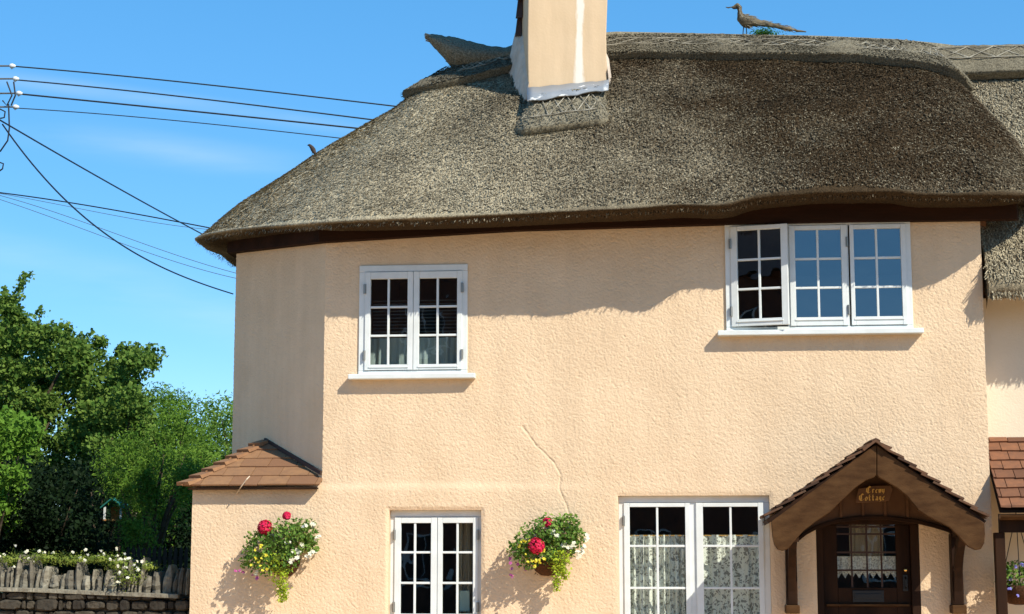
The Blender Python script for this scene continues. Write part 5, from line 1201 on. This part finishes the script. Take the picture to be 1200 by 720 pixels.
# ------------------------------------------------------------------ trees and shrubs
def inpoly(p, poly):
    x, y = p; r_ = False; n = len(poly)
    for i in range(n):
        x1, y1 = poly[i]; x2, y2 = poly[(i + 1) % n]
        if (y1 > y) != (y2 > y) and x < (x2 - x1) * (y - y1) / (y2 - y1) + x1: r_ = not r_
    return r_
def tree(name, label, cat, poly, Y, depth, nclump, clump_r, nleaf, leaf, m, seed, trunk=None, asp=.6, bias=(.3, -.3, .6), group=None, hang=0.0):
    r_ = np.random.default_rng(seed); xs_ = [p[0] for p in poly]; ys_ = [p[1] for p in poly]; cs = []
    while len(cs) < nclump:
        q = (r_.uniform(min(xs_), max(xs_)), r_.uniform(min(ys_), max(ys_)))
        if inpoly(q, poly): cs.append(list(P(q[0], q[1], Y + np.clip(r_.normal(), -1.6, 1.6) * depth * .5)))
    cs = np.array(cs); base = P(*(trunk or ((min(xs_) + max(xs_)) / 2, 640)), Y); base.z = -.1
    T = root(name, label, cat, tuple(base), group)
    n = nleaf; ci = r_.integers(0, nclump, n); d_ = r_.normal(size=(n, 3)); d_ /= np.linalg.norm(d_, axis=1)[:, None]
    rad = clump_r * r_.uniform(.6, 1.25, nclump)[ci][:, None]
    c = cs[ci] + d_ * rad * r_.uniform(.35, 1.0, n)[:, None] * np.array([1, 1, .75]); c[:, 2] -= hang * r_.exponential(.3, n) * 1.0
    c = c[c[:, 2] > .1]; V, Q, tn_ = leaves(c, leaf, asp=asp, bias=bias, seed=seed)
    np_mesh('crown', V, Q, m, T, False, tn_)
    mb = MB(); top = cs[:, 2].max(); mid = Vector((cs[:, 0].mean(), cs[:, 1].mean(), base.z + (top - base.z) * .42)); h_ = top - base.z
    mb.tube([base, base.lerp(mid, .5) + Vector((.1, 0, 0)), mid], [h_ * .028, h_ * .022, h_ * .018], 8)
    for k in range(min(26, nclump)):
        e = Vector(cs[k]); s0 = base.lerp(mid, r_.uniform(.45, 1.0)); m1 = s0.lerp(e, .5) + Vector((0, 0, .12 * (e - s0).length))
        mb.tube([s0, m1, e], [h_ * .011, h_ * .006, h_ * .0015], 6)
    mb.build('trunk', BARK, T, smooth=True); return T
polyA = [(-90, 330), (-40, 340), (-15, 352), (8, 350), (22, 372), (38, 372), (48, 366), (52, 392), (72, 385), (86, 404), (100, 398), (118, 400), (112, 428), (122, 445), (118, 480), (112, 540), (90, 600), (-90, 600)]
tree('sycamore_tree', 'tallest sycamore at the left edge with a spiky top spray against the sky', 'tree', polyA, 22, 5, 520, .33, 72000, .10, LEAFA, 1, trunk=(20, 640), asp=.85, group='trees behind the garden wall')
tree('sycamore_tree', 'upright sycamore with a knobbly top, right of the tallest tree', 'tree', [(118, 440), (132, 428), (142, 410), (160, 410), (177, 412), (178, 424), (166, 440), (162, 462), (172, 500), (165, 560), (150, 600), (100, 600), (105, 480)], 20, 3.5, 130, .32, 26000, .095, LEAFA, 2, trunk=(140, 640), asp=.85, group='trees behind the garden wall')
tree('willow_tree', 'rounded mid-green tree with fine leaves beyond the sycamores', 'tree', [(160, 500), (172, 462), (190, 453), (212, 460), (232, 478), (245, 500), (250, 560), (240, 610), (150, 610)], 30, 6, 150, .6, 24000, .13, LEAFC, 3, trunk=(205, 640), asp=.3, hang=.5, group='trees behind the garden wall')
tree('pale_tree', 'pale feathery tree directly beside the cottage wall', 'tree', [(226, 505), (236, 484), (252, 472), (268, 474), (290, 470), (330, 490), (330, 600), (220, 590)], 34, 6, 110, .6, 20000, .14, LEAFD, 4, trunk=(270, 640), asp=.35, hang=.3, group='trees behind the garden wall')
tree('bushy_tree', 'bright feathery small tree hanging over the bird table', 'tree', [(126, 520), (160, 500), (215, 505), (232, 540), (212, 590), (180, 640), (150, 620), (146, 580), (118, 560)], 6.6, 1.2, 60, .20, 16000, .06, LEAFC, 5, trunk=(158, 650), asp=.28, hang=.35, group='trees behind the garden wall')
tree('leafy_shrub', 'bright broad-leaved shrub in front of the sycamore at the left edge', 'shrub', [(-60, 490), (0, 480), (22, 486), (48, 508), (52, 525), (28, 540), (24, 575), (14, 612), (-60, 620)], 6, 1.2, 70, .22, 10000, .07, LEAFE, 6, trunk=(-8, 650), asp=.7)
for k, (a, b_, yy, lb) in enumerate([(-60, 40, 8.0, 'evergreen bush coloured shade-dark at the left edge behind the stone wall'), (30, 95, 7.0, 'evergreen bush coloured shade-dark left of the bird table'), (85, 140, 11.0, 'evergreen bush coloured shade-dark behind the bird table'), (165, 235, 9.0, 'evergreen bush coloured shade-dark against the cottage behind the low picket fence')]):
    tree('evergreen_bush', lb, 'bush', [(a, 560 if k != 3 else 575), ((a + b_) / 2, 535 if k != 3 else 560), (b_, 560), (b_ + 14, 672), (a - 14, 672)], yy, 1.5, 60, .35, 9000, .075, LEAFF, 60 + k, trunk=((a + b_) / 2, 650), group='shade-dark bushes behind the wall')
tree('evergreen_hedge', 'broad hedge coloured shade-dark closing the garden far behind the bird table', 'hedge', [(-60, 575), (60, 560), (150, 575), (240, 570), (260, 672), (-70, 672)], 15, 2.0, 150, .55, 22000, .12, LEAFF, 90, trunk=(100, 655))
# top spray and side twigs of the tallest sycamore are part of its crown: add as a separate branch part
T = [o for o in C.objects if o.name == 'sycamore_tree'][0]
r_ = np.random.default_rng(77); cl = []
for (a, b_, n_) in (((12, 372), (29, 322), 300), ((44, 372), (48, 361), 60), ((60, 395), (66, 384), 60), ((94, 400), (97, 392), 50), ((26, 330), (38, 318), 40), ((120, 420), (117, 412), 50), ((130, 432), (131, 418), 50), ((140, 415), (143, 402), 60), ((158, 412), (161, 402), 60), ((170, 414), (176, 405), 50), ((166, 430), (180, 424), 50), ((104, 400), (108, 388), 50), ((8, 352), (4, 336), 60), ((80, 402), (78, 388), 50), ((170, 470), (178, 462), 50)):
    for k in range(n_): f = r_.random(); cl.append(list(P(a[0] + (b_[0]-a[0])*f + r_.normal() * (5 * (1 - f) + 1), a[1] + (b_[1]-a[1])*f + r_.normal() * 1.5, 22 + r_.normal() * .25)))
V, Q, tn_ = leaves(np.array(cl), .10, asp=.7, seed=78); sprig = np_mesh('top_spray', V, Q, LEAFA, T, False, tn_)
mb = MB(); mb.tube([P(6, 385, 22), P(18, 350, 22), P(31, 320, 22)], [.03, .02, .005], 6); mb.tube([P(44, 390, 22), P(48, 362, 22)], [.02, .005], 5); mb.build('twigs', BARK, sprig)

# bird table with a green roof
q = P(136, 594, 8.0); sB = 24 / 2050; T = root('bird_table', 'small bird table with a green felt gable roof on a post among the bushes', 'bird table', (q.x, 8, -.05))
w_ = 11 * sB; zt_ = q.z
mb = MB()
for s_, dx in ((-1, 0), (1, 0)):
    mb.hexa([Vector((q.x + dx, 7.8, zt_ + .10)), Vector((q.x + dx, 8.2, zt_ + .10)), Vector((q.x + s_*w_*1.25, 8.2, zt_ - .03)), Vector((q.x + s_*w_*1.25, 7.8, zt_ - .03)),
             Vector((q.x + dx, 7.8, zt_ + .12)), Vector((q.x + dx, 8.2, zt_ + .12)), Vector((q.x + s_*w_*1.25, 8.2, zt_ - .01)), Vector((q.x + s_*w_*1.25, 7.8, zt_ - .01))])
mb.build('gable_roof', GREENR, T)
for s_ in (-1, 1):
    mb = MB(); mb.box(q.x + s_*w_*.9 - .012, q.x + s_*w_*.9 + .012, 7.85, 7.88, zt_ - .18, zt_ - .0); mb.build('corner_post', WHITE, T)
mb = MB(); mb.box(q.x - w_, q.x + w_, 7.84, 8.16, zt_ - .20, zt_ - .18); mb.box(q.x - w_*.85, q.x + w_*.85, 8.10, 8.12, zt_ - .179, zt_ + .0); mb.build('feeding_tray', BOXW, T)
mb = MB(); mb.tube([(q.x + .05, 8, -.05), (q.x + .05, 8, zt_ - .2)], .03, 8); mb.build('post', POLEW, T)
q = P(159, 600, 7.0); mb = MB(); mb.tube([(q.x, 7, -.05), (q.x, 7, q.z)], .022, 8); T = mb.build('garden_post', mat('weathered_pale_wood', (.4, .36, .3), .8, .2, col2=(.2, .17, .13), nscale=12)); tag(T, 'thin pale garden post standing right of the bird table', 'post')
T = root('picket_fence', 'low dark picket fence behind the wall near the cottage', 'fence', (P(190, 650, 5).x, 5, 0))
for k in range(12):
    q = P(150 + k * 6.2, 641, 5.0); mb = MB(); mb.prism([(q.x - .02, 5, 0), (q.x + .02, 5, 0), (q.x + .02, 5, q.z - .04), (q.x, 5, q.z), (q.x - .02, 5, q.z - .04)], (0, .015, 0)); mb.build('picket', PICKW, T)
for dz in (.12, .6):
    mb = MB(); a, b_ = P(148, 641, 5.0), P(220, 641, 5.0); mb.box(a.x, b_.x, 5.016, 5.04, a.z - dz - .04, a.z - dz); mb.build('rail', PICKW, T)

# ------------------------------------------------------------------ utility pole and overhead wires
YPL = 14.0; q = P(-9, 60, YPL)
T = root('utility_pole', 'wooden utility pole at the left edge with insulators and looped cables', 'pole', (q.x, YPL, -.1))
mb = MB(); mb.tube([(q.x, YPL, -.1), (q.x, YPL, q.z + .2)], [.16, .11], 14); mb.build('pole', POLEW, T, smooth=True)
starts = [(17, 78), (21, 93), (25, 110), (21, 126)]
for k, (px, py) in enumerate(starts):
    a = P(px, py, YPL); mb = MB(); mb.tube([(q.x, YPL, a.z + .02), (a.x - .06, YPL, a.z + .01)], .016, 6); mb.tube([(a.x - .05, YPL, a.z - .05), (a.x - .05, YPL, a.z + .05)], .012, 6); b0 = mb.build('insulator_bracket', STEEL, T)
    mb = MB(); mb.tube([(a.x - .10, YPL, a.z + .012), (a.x - .07, YPL, a.z + .010), (a.x - .03, YPL, a.z + .008), (a.x + .02, YPL, a.z + .005)], [.02, .045, .045, .02], 10); mb.build('insulator', PORCELAIN, b0, smooth=True)
mb = MB()
for pts_ in ([(8, 96), (14, 112), (8, 124), (3, 118)], [(10, 122), (11, 150), (9, 165), (0, 178)], [(0, 128), (6, 131), (5, 138), (0, 139)], [(16, 96), (18, 112), (13, 124)], [(-2, 190), (4, 192), (3, 198), (-4, 203)]):
    mb.tube([P(a, b_, YPL - .15) for a, b_ in pts_], .014, 6)
mb.build('looped_cable', CABLE, T)
def wire(pxs, Y0, Y1, r0, r1, m, label, n=40, group='overhead wires'):
    xs_ = [p[0] for p in pxs]; ys_ = [p[1] for p in pxs]; pts = []
    co = np.polyfit(xs_, ys_, min(len(pxs) - 1, 3))
    for k in range(n):
        f = k / (n - 1); x_ = xs_[0] + (xs_[-1] - xs_[0]) * f; pts.append(P(x_, np.polyval(co, x_), Y0 + (Y1 - Y0) * f))
    mb = MB(); mb.tube(pts, [r0 + (r1 - r0) * k / (n - 1) for k in range(n)], 6)
    tag(mb.build('overhead_wire', m), label, 'wire', group)
wire([(17, 78), (200, 95), (380, 115), (700, 152)], YPL, 24, .013, .017, CABLE, 'topmost of the four parallel wires running right from the pole')
wire([(21, 94), (200, 112), (380, 133.5), (700, 172)], YPL, 24, .013, .018, CABLE, 'second from the top of the four parallel wires from the pole')
wire([(25, 110.5), (200, 128), (380, 146.5), (700, 182)], YPL, 24, .016, .020, CABLE, 'third and thickest of the four parallel wires from the pole')
wire([(21, 127), (200, 141), (380, 160), (700, 196)], YPL, 24, .009, .012, CABLE, 'lowest and thinnest of the four parallel wires from the pole')
q = P(702, 150, 24); T = root('utility_pole', 'second wooden utility pole standing behind the thatched roof, carrying the far ends of the wires', 'pole', (q.x, 24, -.1))
mb = MB(); mb.tube([(q.x, 24.15, -.1), (q.x, 24.15, q.z + .3)], [.16, .11], 12); mb.build('pole', POLEW, T, smooth=True)
mb = MB(); mb.tube([(q.x, 24.0, P(700, 150, 24).z), (q.x, 24.0, P(700, 198, 24).z)], .02, 6); mb.build('wire_bracket', STEEL, T)
wire([(0, 141), (60, 176), (130, 216), (236, 274)], YPL, 2.3, .015, .007, CABLE, 'straight cable slanting down from the pole to the thatch eave')
wire([(3, 146), (40, 195), (85, 243), (150, 291), (210, 323), (273, 344.5)], YPL, 1.6, .015, .007, CABLE, 'sagging cable dropping from the pole to the cottage wall below the eave')
wire([(-80, 218), (0, 226), (120, 244), (260, 270)], 30, 30, .018, .018, CABLE, 'dark wire crossing low behind the thatch eave')
wire([(-80, 216), (0, 227), (120, 250), (290, 272)], 30, 30, .008, .008, CABLEG, 'faint grey wire just under the low dark wire')
wire([(-80, 213), (10, 232), (130, 272), (300, 326)], 30, 30, .009, .009, CABLEG, 'upper of two faint sloping wires meeting the wall corner')
wire([(-80, 212), (0, 234), (120, 277), (300, 331)], 30, 30, .009, .009, CABLEG, 'lower of two faint sloping wires meeting the wall corner')

# ------------------------------------------------------------------ the other side of the street (seen in the window panes)
def far_house(name, label, x0, x1, y0, y1, h_, ridge, m, wins):
    T = root(name, label, 'house', ((x0 + x1) / 2, y1, 0)); mb = MB(); mb.box(x0, x1, y0, y1, -.12, h_); mb.build('wall', m, T)
    mb = MB(); ym = (y0 + y1) / 2; mb.prism([(x0 - .2, y1 + .35, h_ - .1), (x0 - .2, ym, ridge), (x0 - .2, y0 - .35, h_ - .1)], (x1 - x0 + .4, 0, 0)); mb.build('roof', SLATE, T)
    for (wx, wz) in wins:
        mb = MB()
        for a in ((wx - .55, wx - .47, wz, wz + 1.3), (wx + .47, wx + .55, wz, wz + 1.3), (wx - .469, wx + .469, wz, wz + .08), (wx - .469, wx + .469, wz + 1.22, wz + 1.3), (wx - .03, wx + .03, wz + .081, wz + 1.219)): mb.box(a[0], a[1], y1 + .002, y1 + .05, a[2], a[3])
        w_ = mb.build('window', WHITE, T); mb = MB(); mb.box(wx - .468, wx + .468, y1 + .003, y1 + .012, wz + .081, wz + 1.219); mb.build('pane', BLACK, w_)
far_house('brick_house', 'tall dark brick house across the street behind the camera', -22, -3.2, -37, -30, 9.6, 11.8, BRICK, [(x_, z_) for x_ in (-19, -16, -13, -10, -7, -4.8) for z_ in (1, 4, 7)])
far_house('low_house', 'low brick house across the street facing the porch', -2.6, 16, -37, -30, 4.4, 6.4, BRICK, [(x_, 1.0) for x_ in (-1, 2, 5, 8, 11, 14)])
